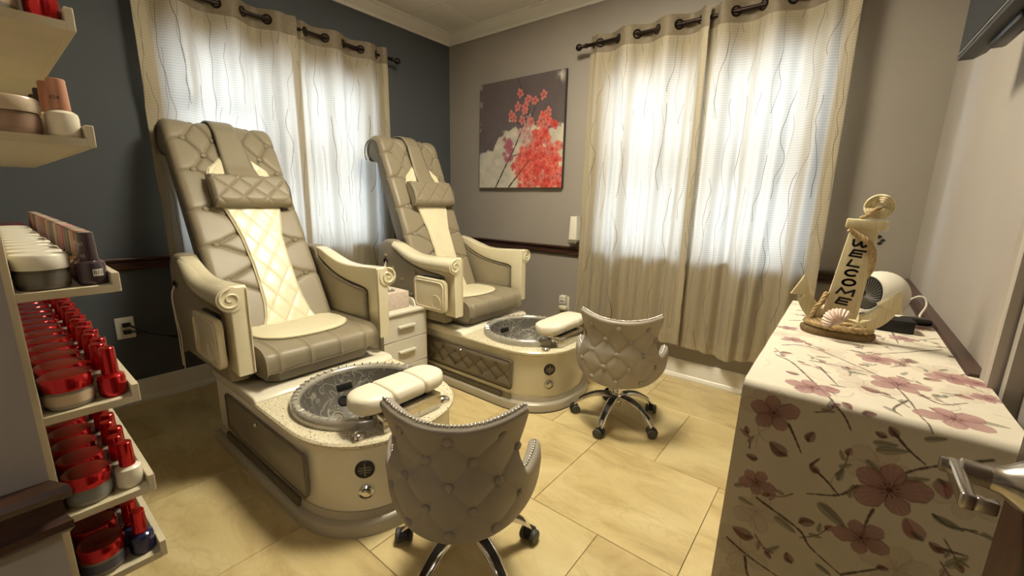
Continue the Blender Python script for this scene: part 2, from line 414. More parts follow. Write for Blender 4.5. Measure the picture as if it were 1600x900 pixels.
# ------------------------------------------------------------------ room shell
W = 3.368; CEIL = 2.63; WALLT = 0.16; YD = -2.90      # wall A x=0, wall B y=0, wall C x=W, wall D face y=YD
HX0, HX1, HY = 2.35, 4.3, -4.6                        # hall behind the doorway
winA = (-2.17, -0.86, 0.80, 2.06)                     # y0,y1,z0,z1
winB = (1.61, 2.93, 0.80, 2.06)                       # x0,x1,z0,z1
g = G().box(-0.3, HX1+0.2, HY-0.2, 0.3, -0.12, -0.006); floor = struct('floor', g, 'grout', smooth=0)
TS = 0.575; GJ = 0.0022
tile_me = {}
row = 0
y1 = 0.065
while y1 > HY:
    y0 = y1-TS; xoff = 1.66 if row % 2 == 0 else 1.95
    # rows from the far wall: joints at y = -0.51, -1.085 ...
    x0 = xoff-TS*4
    while x0 < HX1:
        a, b, c, d = max(x0, 0), min(x0+TS, HX1), max(y0, HY), min(y1, 0)
        inroom = (c > -3.1 and b <= W+TS) or (d < -2.5 and b > HX0)
        if b-a > 0.02 and d-c > 0.02 and inroom:
            key = (round(b-a, 4), round(d-c, 4))
            if key not in tile_me:
                tile_me[key] = G().box(-key[0]/2+GJ/2, key[0]/2-GJ/2, -key[1]/2+GJ/2, key[1]/2-GJ/2, -0.008, 0.0, 0.0012, 1).mesh('floor_tile', 'tile', 30)
            link('floor_tile', tile_me[key], floor, ((a+b)/2, (c+d)/2, 0))
        x0 += TS
    y1 = y0; row += 1

def wall_with_hole(axis, at0, at1, u0, u1, zt, hole):
    g = G(); h0, h1, z0, z1 = hole
    for (a, b, c, d) in ((u0, h0, 0, zt), (h1, u1, 0, zt), (h0, h1, 0, z0), (h0, h1, z1, zt)):
        if axis == 'x': g.box(at0, at1, a, b, c-0.01 if c == 0 else c, d)
        else: g.box(a, b, at0, at1, c-0.01 if c == 0 else c, d)
    return g
ZT = CEIL+0.1
struct('wall_left', wall_with_hole('x', -WALLT, 0.0, YD-0.12, 0.0, ZT, winA), 'wall_dark', smooth=0)
struct('wall_back', wall_with_hole('y', 0.0, WALLT, -WALLT, W+0.12, ZT, winB), 'wall_taupe', smooth=0)
# right wall with a closed pale door at its near end (door opening y -1.64 .. -2.45)
g = G().box(W, W+0.12, -1.66, 0.0, -0.01, ZT).box(W, W+0.12, YD-0.12, -2.50, -0.01, ZT).box(W, W+0.12, -2.50, -1.66, 2.06, ZT)
struct('wall_right', g, 'wall_light', smooth=0)
# wall D with the shelf rack, ending at the doorway the camera stands in; header over the doorway
g = G().box(-WALLT, HX0, YD-0.12, YD, -0.01, ZT).box(HX0, W+0.12, YD-0.12, YD-0.02, 2.10, ZT).box(3.33, W+0.12, YD-0.12, YD-0.02, -0.01, 2.10)
struct('wall_front', g, 'wall_light', smooth=0)
struct('wall_hall_left', G().box(HX0-0.1, HX0, HY, YD-0.118, -0.01, ZT), 'wall_light', smooth=0)
struct('wall_hall_right', G().box(HX1, HX1+0.1, HY, YD-0.12, -0.01, ZT).box(W+0.12, HX1+0.1, YD-0.12, YD-0.02, -0.01, ZT), 'wall_light', smooth=0)
struct('wall_hall_back', G().box(HX0-0.1, HX1+0.1, HY-0.1, HY, -0.01, ZT), 'wall_light', smooth=0)
# ceiling: slab, tiles, T-bars, crown
ceil = struct('ceiling', G().box(-WALLT, HX1+0.1, HY-0.1, WALLT, CEIL+0.05, CEIL+0.15), 'ceil_tile', smooth=0)
CX = [0.475+0.6*k for k in range(-1, 7)]; CY = [-0.525-0.6*k for k in range(-1, 8)]
LIGHT_CELL = [(1.675, -1.125)]          # x0, y1 of the cell the troffer fills
ctm = {}
for x0 in CX:
    for yy in CY:
        a, b, c, d = max(x0, 0), min(x0+0.6, HX1), max(yy-0.6, HY), min(yy, 0)
        if b-a < 0.05 or d-c < 0.05: continue
        if any(abs(x0-lx) < 0.01 and abs(yy-ly) < 0.01 for lx, ly in LIGHT_CELL): continue
        if d < YD-0.2 and b < HX0: continue
        key = (round(b-a, 3), round(d-c, 3))
        if key not in ctm: ctm[key] = G().box(-key[0]/2+0.008, key[0]/2-0.008, -key[1]/2+0.008, key[1]/2-0.008, 0, 0.015, 0.003, 1).mesh('ceiling_tile', 'ceil_tile', 30)
        link('ceiling_tile', ctm[key], ceil, ((a+b)/2, (c+d)/2, CEIL))
for x in CX[1:]:
    if x < W: part('grid_bar', G().box(x-0.011, x+0.011, YD, 0, CEIL+0.004, CEIL+0.012), 'trim_white', ceil, smooth=0)
for y in CY[1:]:
    if y > YD: part('grid_bar', G().box(0, W, y-0.011, y+0.011, CEIL+0.003, CEIL+0.011), 'trim_white', ceil, smooth=0)
crown = [(0, 2.555), (0.012, 2.555), (0.016, 2.572), (0.03, 2.578), (0.052, 2.592), (0.07, 2.608), (0.08, 2.618), (0.095, 2.62), (0.1, 2.632), (0, 2.632)]
def mitre(prof, name, m, kind):   # run a profile (offset from the wall, z) along walls A, B, C with mitred corners
    path = {'left': lambda o: [(o, YD), (o, -o)], 'back': lambda o: [(o, -o), (W-o, -o)], 'right': lambda o: [(W-o, -o), (W-o, kind)]}
    for side, fn in path.items():
        V = []; n = len(prof)
        for e in (0, 1):
            for (o, z) in prof:
                p = fn(o)[e]; V.append((p[0], p[1], z))
        F = [(i, (i+1) % n, n+(i+1) % n, n+i) for i in range(n)]+[tuple(range(n))[::-1], tuple(range(n, 2*n))]
        struct(name+'_'+side, fix(G().add(V, F)), m, smooth=25)
mitre(crown, 'trim_1', 'trim_white', YD)
base = [(0, 0), (0.024, 0), (0.026, 0.012), (0.02, 0.03), (0.014, 0.036), (0.012, 0.12), (0.009, 0.13), (0.006, 0.137), (0, 0.137)]
mitre(base, 'baseboard', 'trim_white', -1.6)
rail = [(0, 0.778), (0.016, 0.778), (0.024, 0.786), (0.024, 0.796), (0.014, 0.802), (0.013, 0.822), (0.02, 0.826), (0.03, 0.832), (0.032, 0.84), (0.028, 0.847), (0, 0.847)]
mitre(rail, 'trim_2', 'rail_wood', -1.6)
# the rail's end on the doorway side of the front wall, returned round the corner
n = len(rail)
stations = [lambda o: (HX0+o, -4.4), lambda o: (HX0+o, YD+o*0.5)]
V = [(*st(o), z) for st in stations for (o, z) in rail]
F = [(i, (i+1) % n, n+(i+1) % n, n+i) for i in range(n)]+[tuple(range(n))[::-1], tuple(range(n, 2*n))]
struct('trim_3', fix(G().add(V, F)), 'rail_wood', smooth=25)
# casing and pale door leaf on the right wall
cas = [(0, -1.600), (0.012, -1.602), (0.015, -1.609), (0.010, -1.618), (0.011, -1.646), (0.013, -1.65), (0.013, -1.662), (0, -1.662)]
struct('trim_4', G().prism([(W-o, y) for o, y in cas], 'z', 0, 2.11).box(W-0.018, W, -2.50, -1.662, 2.05, 2.12), 'trim_taupe', smooth=25)
d1 = struct('door_1', G().box(W+0.03, W+0.07, -2.495, -1.672, 0.01, 2.045, 0.002, 1), 'wall_light', smooth=30)
part('door_stop', G().box(W+0.005, W+0.03, -1.69, -1.662, 0.0, 2.05), 'trim_taupe', d1, smooth=0)

# windows
def window(name, axis, hole):
    u0, u1, z0, z1 = hole; g = G()
    def bx(a, b, c, d, p, q):
        if axis == 'x': g.box(-q, -p, a, b, c, d)
        else: g.box(a, b, p, q, c, d)
    f = 0.045
    bx(u0, u1, z0, z0+f, 0.05, 0.12); bx(u0, u1, z1-f, z1, 0.05, 0.12); bx(u0, u0+f, z0+f, z1-f, 0.05, 0.12); bx(u1-f, u1, z0+f, z1-f, 0.05, 0.12)
    um = (u0+u1)/2; bx(um-0.03, um+0.03, z0+f, z1-f, 0.05, 0.12)
    o = struct(name, g, 'trim_white', smooth=0)
    s = G(); g = s; zm = (z0+z1)/2
    for a, b in ((u0+f, um-0.03), (um+0.03, u1-f)): bx(a, b, zm-0.02, zm+0.02, 0.06, 0.1)
    part('meeting_rail', s, 'trim_white', o, smooth=0)
    s = G(); g = s; bx(u0+0.002, u1-0.002, z0, z0+0.02, -0.02, 0.05); part('sill', s, 'trim_white', o, smooth=0)
    for a, b in ((u0+f, um-0.03), (um+0.03, u1-f)):
        for c, d in ((z0+f, zm-0.02), (zm+0.02, z1-f)):
            s = G(); g = s; bx(a, b, c, d, 0.078, 0.082); part('pane', s, 'pane', o, smooth=0)
    # sky portal: lets the renderer find the daylight in the opening, adds no light of its own
    L = bpy.data.lights.new('window_portal', 'AREA'); L.shape = 'RECTANGLE'; L.size = u1-u0; L.size_y = z1-z0; L.cycles.is_portal = True
    P = bpy.data.objects.new('window_portal', L); COL.objects.link(P)
    P.location = (-0.14, um, zm) if axis == 'x' else (um, 0.14, zm)
    P.rotation_euler = Vector((1, 0, 0) if axis == 'x' else (0, -1, 0)).to_track_quat('-Z', 'Z').to_euler()
    if axis == 'x': L.size, L.size_y = z1-z0, u1-u0
    if axis != 'x': L.size, L.size_y = u1-u0, z1-z0
window('window_1', 'x', winA); window('window_2', 'y', winB)

# ceiling light (troffer) in the room and an unseen fill panel added in the hall
def troffer(loc, label, sx, sy, strength, color=LAMP_COLOR):
    t = thing('ceiling_light', label, 'ceiling light', loc)
    g = G()
    for (a, b, c, d) in ((-sx/2, sx/2, -sy/2, -sy/2+0.03), (-sx/2, sx/2, sy/2-0.03, sy/2), (-sx/2, -sx/2+0.03, -sy/2+0.03, sy/2-0.03), (sx/2-0.03, sx/2, -sy/2+0.03, sy/2-0.03)):
        g.box(a, b, c, d, 0.0, 0.04)
    g.box(-sx/2, sx/2, -sy/2, sy/2, 0.04, 0.045)
    part('frame', g, 'trim_white', t, smooth=0)
    part('diffuser', G().box(-sx/2+0.03, sx/2-0.03, -sy/2+0.03, sy/2-0.03, 0.012, 0.02), emission('lamp_glow', color, strength), t, smooth=0)
for lx, ly in LIGHT_CELL: troffer((lx+0.3, ly-0.3, CEIL), 'square recessed ceiling light panel in the middle of the treatment room', 0.59, 0.59, LAMP_STRENGTH)
troffer((3.95, -3.55, CEIL-0.03), 'small unseen fill light panel added in the hall behind the doorway', 0.4, 0.4, 32.0, (1.0, 0.94, 0.90))  # added fill light out of view, placed to brighten the wall end by the doorway

# ------------------------------------------------------------------ curtains and rods
def curtain(name, label, axis, u0, u1, zb, phase, period, seed, amp=0.032):
    """fabric along u (y for the left wall, x for the back wall); offset from the wall is d"""
    rng = np.random.default_rng(seed)
    zt = 2.315; nu, nz = 200, 80
    t = np.linspace(0, 1, nu); z = zt-(zt-zb)*np.linspace(0, 1, nz)**1.0
    U = np.repeat((u0+(u1-u0)*t)[:, None], nz, 1); Z = np.repeat(z[None, :], nu, 0)
    fall = np.clip((zt-Z)/(zt-zb), 0, 1)
    ph = 2*PI*(U-phase)/period
    D = 0.1+amp*np.cos(ph)*(1-0.25*fall)
    f1, f2, f3 = rng.uniform(0, 6.28, 3)
    D += np.minimum(fall*2.2, 1)*(0.020*np.sin(ph*0.5+f1+fall*1.5)+0.013*np.sin(ph*1.9+f2)+0.010*np.sin(ph*3.3+f3+2*fall))
    D = np.clip(D, 0.045, 0.19)
    e_ = np.minimum(U-u0, u1-U); D = D+(np.where(U-u0 < u1-U, 0.088, 0.138)-D)*np.exp(-(e_/0.05)**4)
    if axis == 'x':       # pushed back where the reclined chair back leans on it
        m = np.clip((1.75-Z)/0.1, 0, 1)*np.clip((Z-1.15)/0.15, 0, 1)*np.clip((-1.62-U)/0.1, 0, 1); D = D*(1-m)+np.minimum(D, 0.05+0.25*(D-0.045))*m
    U2 = U+fall*0.016*np.sin(ph*0.5+f2)+0.012*(t[:, None]-0.5)*fall*3*0
    Z2 = Z+fall**4*0.012*np.sin(ph*0.7+f3)
    # flat cloth coordinates
    du = np.hypot(np.diff(U2[:, 0]), np.diff(D[:, 0])); arc = np.concatenate([[0], np.cumsum(du)])+seed*0.37
    g = G()
    g.grid(D, U2, Z2) if axis == 'x' else g.grid(U2, -D, Z2)
    me = g.mesh(name, 'curtain', 60)
    uvl = me.uv_layers.new(name='UVMap'); li = np.zeros(len(me.loops), int); me.loops.foreach_get('vertex_index', li)
    UU = np.repeat(arc[:, None], nz, 1).ravel(); VV = (Z2-(zt-0.115)).ravel()
    uvl.data.foreach_set('uv', np.stack([UU[li], VV[li]], -1).ravel().astype(np.float32))
    hm = me.attributes.new('hem', 'FLOAT', 'POINT'); hw_ = 0.045 if u0 > -2.2 else 0.075
    hv = np.where((arc-arc[0] < hw_) | (arc[-1]-arc < 0.045), 1.0, 0.0)[:, None].repeat(nz, 1); hv = np.maximum(hv, (Z-zb < 0.06)*0.8)
    hm.data.foreach_set('value', hv.ravel().astype(np.float32))
    o = thing(name, label, 'curtain', mesh=me)
    u = phase+period/4+period/2*math.floor((u0-phase-period/4)/(period/2))
    gm = G().lathe([(0.019, -0.004), (0.028, -0.004), (0.030, 0), (0.028, 0.004), (0.019, 0.004), (0.019, -0.004)], 20, axis='x', caps=False).mesh('grommet', 'bronze')
    while u < u1-0.01:
        if u > u0+0.015:
            sl = math.atan(-amp*2*PI/period*math.sin(2*PI*(u-phase)/period))
            link('grommet', gm, o, (0.1, u, 2.258) if axis == 'x' else (u, -0.1, 2.258), (0, 0, -sl if axis == 'x' else PI/2-sl))
        u += period/2
    return o
def rod(axis, a, b, label):
    g = G(); P = (lambda u: (0.1, u, 2.258)) if axis == 'x' else (lambda u: (u, -0.1, 2.258))
    o = thing('curtain_rod', label, 'curtain rod', mesh=G().tube([P(a), P(b)], 0.0115, 14).mesh('curtain_rod', 'bronze'))
    for e, s in ((a, -1), (b, 1)):
        pr = [(0.0115, 0), (0.016, 0.004), (0.016, 0.012), (0.009, 0.018), (0.013, 0.026), (0.009, 0.034), (0.014, 0.042)]+[(0.024*math.sin(PI*k/10+0.5 if k == 0 else PI*k/10), 0.066-0.024*math.cos(PI*k/10)) for k in range(2, 10)]+[(0.0005, 0.09)]
        f = G().lathe([(r, z*s) for r, z in pr], 16, axis='x')
        part('finial', f, 'bronze', o, P(e), (0, 0, PI/2 if axis == 'x' else 0), 50)
    for u in (a+0.05, b-0.05):
        w = P(u); gb = G()
        gb.tube([(0.0 if axis == 'x' else w[0], w[1] if axis == 'x' else 0.0, 2.235), (w[0], w[1], 2.238)], 0.007, 8)
        part('bracket', gb, 'bronze', o)
rod('x', -2.33, -0.72, 'dark bronze curtain rod on the slate wall behind the massage chairs')
rod('y', 1.49, 3.04, 'dark bronze curtain rod above the window on the taupe wall')
curtain('curtain', 'cream curtain with wavy lines left of the slit, behind the near massage chair', 'x', -2.27, -1.457, 0.27, -1.8225, 0.27, 1)
curtain('curtain', 'cream curtain with wavy lines right of the slit, behind the far massage chair', 'x', -1.467, -0.775, 0.27, -1.1825, 0.27, 2)
curtain('curtain', 'left cream curtain of the taupe wall, hanging behind the far stool', 'y', 1.515, 2.297, 0.27, 1.785, 0.262, 3)
curtain('curtain', 'right cream curtain of the taupe wall, hanging beside the floral table', 'y', 2.287, 2.985, 0.245, 2.625, 0.268, 4)

# ------------------------------------------------------------------ pedicure chairs
def outline(hw, x0, xf, a=0.36, e=2.4, n=26):
    """plan outline: straight sides from x0, rounded front at xf (counter-clockwise)"""
    P = [(x0, -hw)]
    for k in range(n+1):
        t = -PI/2+PI*k/n
        c, s_ = math.cos(t), math.sin(t)
        P.append((xf-a+a*abs(c)**(2/e), hw*math.copysign(abs(s_)**(2/e), s_)))
    P.append((x0, hw)); return P
def skin(rows, top=True):
    """closed solid from a list of (outline, z)"""
    n = len(rows[0][0]); V = [(x, y, z) for o, z in rows for x, y in o]; F = []
    for i in range(len(rows)-1):
        for k in range(n): F.append((i*n+k, i*n+(k+1) % n, (i+1)*n+(k+1) % n, (i+1)*n+k))
    F.append(tuple(range(n))[::-1])
    if top: F.append(tuple((len(rows)-1)*n+k for k in range(n)))
    return G().add(V, F)
def ring_slab(out_rows, c, r_in, n=72):
    """slab with a round hole: outer outlines with z, inner circle"""
    def at(o, a):
        dx, dy = math.cos(a), math.sin(a); best = None
        for (x0, y0), (x1, y1) in zip(o, o[1:]+o[:1]):
            ex, ey = x1-x0, y1-y0; den = dx*ey-dy*ex
            if abs(den) < 1e-12: continue
            t = ((x0-c[0])*ey-(y0-c[1])*ex)/den; u = ((x0-c[0])*dy-(y0-c[1])*dx)/den
            if t > 0 and -1e-6 <= u <= 1+1e-6 and (best is None or t > best): best = t
        return (c[0]+dx*best, c[1]+dy*best)
    A = sorted({2*PI*k/n for k in range(n)} | {math.atan2(y-c[1], x-c[0]) % (2*PI) for x, y in out_rows[0][0]}); n = len(A)
    V = []
    for o, z in out_rows: V += [(*at(o, a), z) for a in A]
    z0, z1 = out_rows[0][1], out_rows[-1][1]
    for z in (z1, z0): V += [(c[0]+r_in*math.cos(a), c[1]+r_in*math.sin(a), z) for a in A]
    m = len(out_rows)+2; F = []
    for i in range(m):
        j = (i+1) % m
        for k in range(n): F.append((i*n+k, i*n+(k+1) % n, j*n+(k+1) % n, j*n+k))
    return G().add(V, F)
def spiral(r, turns, n=40, grow=0.28):
    out = []
    for k in range(n+1):
        t = k/n; a = 2*PI*turns*t; rr = r*(1-(1-grow)*t); out.append((rr*math.cos(a), rr*math.sin(a)))
    return out

BTN = button_mesh(0.0155, 0.010, 'taupe_leather')
BTN_S = button_mesh(0.0085, 0.005, 'dark_leather')
# backrest tufting, in (y, s): s runs up the recline from the seat
rows_up = [(1.05, (-0.195, -0.06, 0.075, 0.215)), (0.95, (-0.125, 0.01, 0.15)), (0.86, (-0.19, -0.06, 0.08, 0.225)), (1.15, (-0.125, 0.01, 0.15)), (1.25, (-0.195, -0.06, 0.075, 0.215))]
rows_lo = [(0.63, (-0.19, 0.19)), (0.53, (0.0,)), (0.425, (-0.195, 0.195)), (0.32, (0.0,)), (0.22, (-0.195, 0.195)), (0.12, (0.0,)), (0.745, (0.01,))]
B_BTN = [(y, s) for s, ys in rows_up[:3]+rows_lo for y in ys]
B_SEG = []
def link_rows(ra, rb, lim):
    for ya in ra[1]:
        for yb in rb[1]:
            if abs(ya-yb) < lim: B_SEG.append(((ya, ra[0]), (yb, rb[0])))
link_rows(rows_up[4], rows_up[3], 0.1); link_rows(rows_up[3], rows_up[0], 0.1); link_rows(rows_up[0], rows_up[1], 0.1); link_rows(rows_up[1], rows_up[2], 0.1)
lo = [rows_lo[6]]+rows_lo[:6]
for A_, B_ in zip(lo[:-1], lo[1:]): link_rows(A_, B_, 0.23)
for y in (-0.19, 0.225): B_SEG.append(((y, 0.86), (0.01, 0.745)))
for s, ys in rows_lo[:6:2]: B_SEG += [((-0.19, s), (-0.3, s-0.005)), ((0.19, s), (0.3, s-0.005))]
B_SEG += [((-0.195, 1.05), (-0.3, 1.035)), ((0.215, 1.05), (0.3, 1.035)), ((-0.19, 0.86), (-0.3, 0.845)), ((0.225, 0.86), (0.3, 0.85))]

JA = [(math.radians(178), 0.20), (math.radians(172), 0.232), (math.radians(199), 0.155)]
def pedicure_chair(label, yc, px, pz, theta, ax, tufted_panel, kind):
    R = thing('pedicure_chair', label, 'pedicure chair', (0, yc, 0), 0, 'massage pedicure chairs')
    # --- spa base
    body = skin([(outline(0.318, 0.80, 1.912), 0.045), (outline(0.318, 0.80, 1.912), 0.075), (outline(0.322, 0.80, 1.918), 0.10), (outline(0.322, 0.80, 1.918), 0.333), (outline(0.316, 0.803, 1.910), 0.341)], top=False)
    part('spa_base', fix(body), 'white_gloss', R, smooth=40)
    pl = skin([(outline(0.350, 0.765, 1.943), 0.0), (outline(0.350, 0.765, 1.943), 0.044), (outline(0.346, 0.77, 1.939), 0.050), (outline(0.328, 0.788, 1.924), 0.056), (outline(0.3225, 0.797, 1.918), 0.082)])
    p = part('plinth', fix(pl), 'plinth', R, smooth=40)
    if kind == 'far': part('floor_gasket', fix(skin([(outline(0.352, 0.763, 1.945), 0.0), (outline(0.352, 0.763, 1.945), 0.005)])), 'black', p)
    for sg in (-1, 1):
        part('toe_recess', G().box(0.89, 1.62, sg*0.326-0.010, sg*0.326+0.010, 0.046, 0.086, 0.008, 3), 'recess_brown', p)
    co = ring_slab([(outline(0.332, 1.25, 1.928), 0.342), (outline(0.338, 1.25, 1.935), 0.347), (outline(0.338, 1.25, 1.935), 0.358), (outline(0.332, 1.25, 1.928), 0.365)], (1.565, 0.0), 0.256)
    part('counter', fix(co), 'stone', R, smooth=30)
    dk = G().prism([(0.785, 0.34), (1.285, 0.34), (1.30, 0.352), (1.302, 0.368), (1.29, 0.382), (1.27, 0.387), (0.785, 0.387)], 'y', -0.335, 0.335, 0.008, 3)
    part('seat_deck', dk, 'white_gloss', R, smooth=40)
    # bowl: rim ring with ticks, embossed basin
    bc = (1.565, 0.0)
    pr = [(0.250, 0.36), (0.251, 0.392), (0.256, 0.401), (0.268, 0.405), (0.281, 0.400), (0.288, 0.388), (0.287, 0.366)]
    bw = part('foot_bowl', fix(G().lathe([(0.0005, 0.205), (0.10, 0.207), (0.15, 0.222), (0.19, 0.255), (0.222, 0.30), (0.243, 0.35), (0.2495, 0.385), (0.2535, 0.385), (0.248, 0.345), (0.23, 0.295), (0.19, 0.245), (0.15, 0.21), (0.1, 0.195), (0.0005, 0.193)], 56, (bc[0], bc[1], 0))), 'bowl', R, smooth=50)
    part('bowl_rim', fix(G().lathe(pr+[(0.250, 0.36)], 64, (bc[0], bc[1], 0), caps=False)), 'bowl_rim', bw, smooth=50)
    tk = G()
    for k in range(48):
        a = 2*PI*k/48; M = Matrix.Translation((bc[0], bc[1], 0)) @ Matrix.Rotation(a, 4, 'Z')
        tk.add(*(lambda h: (h.v, h.f))(G().box(0.258, 0.281, -0.003, 0.003, 0.399, 0.4075, 0.002, 1).xf(M)))
    part('rim_beading', tk, 'nickel', bw, kind='stuff')
    BP = [(0.0, .205), (.10, .207), (.15, .222), (.19, .255), (.222, .30), (.243, .35), (.252, .392)]
    def on_bowl(ang, r):
        z = float(np.interp(r, [p[0] for p in BP], [p[1] for p in BP])); dz = float(np.interp(r+.004, [p[0] for p in BP], [p[1] for p in BP]))-z
        return Matrix.Translation((bc[0]+r*math.cos(ang), bc[1]+r*math.sin(ang), z)) @ Matrix.Rotation(ang+PI, 4, 'Z') @ Matrix.Rotation(math.atan2(dz, .004), 4, 'Y')
    part('water_jet', G().lathe([(0.024, -0.006), (0.026, 0.004), (0.020, 0.008), (0.017, 0.003), (0.0005, 0.003)], 20).xf(on_bowl(JA[0][0], JA[0][1])), 'black', bw)
    part('drain', G().lathe([(0.030, -0.004), (0.032, 0.005), (0.024, 0.007), (0.022, 0.003), (0.0005, 0.003)], 24).xf(on_bowl(JA[2][0], JA[2][1])), 'panel_grey', bw)
    part('water_display', G().box(-0.014, 0.014, -0.036, 0.036, -0.006, 0.008, 0.003).xf(on_bowl(JA[1][0], JA[1][1])), 'black', bw)
    # front fittings
    def on_front(y, z):
        hw, xf, a, e = 0.322, 1.918, 0.36, 2.4
        x = xf-a+a*(1-(abs(y)/hw)**e)**(1/e); dy = 1e-3
        x2 = xf-a+a*(1-((abs(y)+dy)/hw)**e)**(1/e)
        return Vector((x, y, z)), Vector((dy, -(x2-x)*math.copysign(1, y), 0)).normalized()
    p0, nn = on_front(-0.2, 0.253); M = Matrix.Translation(p0) @ nn.to_track_quat('Z', 'Y').to_matrix().to_4x4()
    gd = part('control_dial', G().lathe([(0.034, -0.01), (0.034, 0.004), (0.030, 0.007), (0.028, 0.005), (0.0005, 0.005)], 28).xf(M), 'black', R)
    part('dial_grating', G().box(-0.024, 0.024, -0.002, 0.002, 0.004, 0.0075).box(-0.002, 0.002, -0.024, 0.024, 0.004, 0.0072).box(-0.02, 0.02, 0.008, 0.011, 0.004, 0.007).box(-0.02, 0.02, -0.011, -0.008, 0.004, 0.007).xf(M), 'panel_grey', gd)
    p0, nn = on_front(-0.2, 0.162); M = Matrix.Translation(p0) @ nn.to_track_quat('Z', 'Y').to_matrix().to_4x4()
    part('air_valve', G().lathe([(0.026, -0.01), (0.027, 0.005), (0.021, 0.010), (0.0195, 0.004), (0.017, 0.004), (0.016, 0.011), (0.012, 0.014), (0.0005, 0.0145)], 28).xf(M), 'chrome', R)
    for (kx, ky, rz) in ((1.835, -0.200, 0.5), (1.852, 0.178, -0.4)):
        kb = G().lathe([(0.034, 0.364), (0.035, 0.370), (0.031, 0.378), (0.020, 0.385), (0.008, 0.388), (0.0005, 0.3885)], 28)
        kb.v = [(x*1.0, y*0.72, z) for x, y, z in kb.v]
        part('tap_handle', kb.xf(Matrix.Translation((kx, ky, 0)) @ Matrix.Rotation(rz+PI/2, 4, 'Z')), 'chrome', R)
    # footrest: three cushion segments on a chrome block
    fb = part('footrest_bracket', G().box(1.79, 1.89, -0.13, 0.14, 0.366, 0.432, 0.004), 'chrome', R)
    part('footrest_arm', G().box(1.74, 1.87, -0.09, 0.09, 0.425, 0.438, 0.004), 'black', fb)
    hwf, L, cx = 0.082, 0.205, 1.80
    def frow(y):
        t = max(0.0, (abs(y)-(L-0.09))/0.09); return hwf*math.sqrt(max(1-t**2.2, 0.0))
    for (a, b) in ((-L, -0.073), (-0.071, 0.071), (0.073, L)):
        ys = np.linspace(a, b, 16); r_ = 16; X = np.zeros((len(ys), r_)); Y = np.zeros_like(X); Z = np.zeros_like(X)
        for i, y in enumerate(ys):
            w = max(frow(y), 0.012); cap = 1.0
            e = min(abs(y-a), abs(b-y)); inset = 0.006*max(0, 1-e/0.008)
            hh = 0.036-inset
            tt = max(0.0, (abs(y)-(L-0.05))/0.05); hh *= math.sqrt(max(1-0.75*tt**2.5, 0.05))
            for k in range(r_):
                an = 2*PI*k/r_; cc, ss = math.cos(an), math.sin(an)
                X[i, k] = cx+(w-inset)*math.copysign(abs(cc)**0.55, cc); Z[i, k] = 0.472+hh*math.copysign(abs(ss)**0.6, ss)-0.12*(X[i, k]-cx)*0; Y[i, k] = y
        gg = G(); gg.grid(X, Y, Z); n = r_
        gg.f = gg.f+[(i*n+n-1, (i+1)*n+n-1, (i+1)*n, i*n) for i in range(len(ys)-1)]+[tuple(range(n)), tuple((len(ys)-1)*n+k for k in range(n))[::-1]]
        part('footrest_cushion', fix(gg), 'footrest_cream', R, smooth=60)
    # side panel
    for sg in (-1, 1):
        rr = G().prism([(0.945, 0.12), (1.68, 0.12), (1.69, 0.13), (1.69, 0.285), (1.68, 0.295), (0.945, 0.295), (0.935, 0.285), (0.935, 0.13)], 'y', sg*0.320, sg*0.331, 0.003, 2)
        sp = part('side_panel', fix(rr), 'dark_leather' if tufted_panel else 'panel_grey', R)
        if sg == -1:
            path = [(0.945, 0.12), (1.68, 0.12), (1.69, 0.13), (1.69, 0.285), (1.68, 0.295), (0.945, 0.295), (0.935, 0.285), (0.935, 0.13)]
            part('panel_piping', G().tube([(x, -0.332, z) for x, z in path], 0.004, 8, closed=True), 'dark_leather', sp)
            part('panel_knob', G().lathe([(0.007, 0), (0.009, -0.006), (0.006, -0.013), (0.0005, -0.014)], 14, (1.285, -0.331, 0.268), 'y'), 'chrome', sp)
            if tufted_panel:
                bt = [(1.0+0.115*k, 0.25) for k in range(7)]+[(1.058+0.115*k, 0.205) for k in range(6)]+[(1.0+0.115*k, 0.16) for k in range(7)]
                sgm = [((x, z), (x2, z2)) for x, z in bt for x2, z2 in bt if 0.03 < z2-z < 0.06 and abs(x-x2) < 0.07]
                xs, zs = np.linspace(0.943, 1.682, 150), np.linspace(0.128, 0.288, 40); U, Vv = np.meshgrid(xs, zs, indexing='ij')
                edge = np.minimum(np.minimum(U-0.943, 1.682-U), np.minimum(Vv-0.128, 0.288-Vv))
                h = tuft(U, Vv, bt, sgm, 0.012, 0.014, 0.005, 0.012)*np.clip(edge/0.02, 0, 1)**0.6
                part('tufted_cover', G().grid(U, -0.3305-h, Vv), 'dark_leather', sp, smooth=80)
                for x, z in bt: link('button', BTN_S, sp, (x, -0.333, z), (PI/2, 0, 0))
    # --- seat
    sx = ax
    part('seat_pan', fix(skin([([(0.62+sx, -0.19), (1.12+sx, -0.19), (1.16+sx, -0.15), (1.16+sx, 0.15), (1.12+sx, 0.19), (0.62+sx, 0.19)], 0.388),
                               ([(0.57+sx, -0.235), (1.16+sx, -0.245), (1.20+sx, -0.205), (1.20+sx, 0.205), (1.16+sx, 0.245), (0.57+sx, 0.235)], 0.402),
                               ([(0.55+sx, -0.245), (1.175+sx, -0.252), (1.214+sx, -0.212), (1.214+sx, 0.212), (1.175+sx, 0.252), (0.55+sx, 0.245)], 0.47)])), 'dark_leather', R, smooth=30)
    prof = [(0.50, 0.45), (0.50, 0.52), (0.60, 0.532), (0.80, 0.539), (1.00, 0.543), (1.12, 0.544), (1.175, 0.541), (1.205, 0.532), (1.219, 0.514), (1.223, 0.49), (1.223, 0.465), (1.220, 0.455), (1.21, 0.450), (1.1, 0.449)]
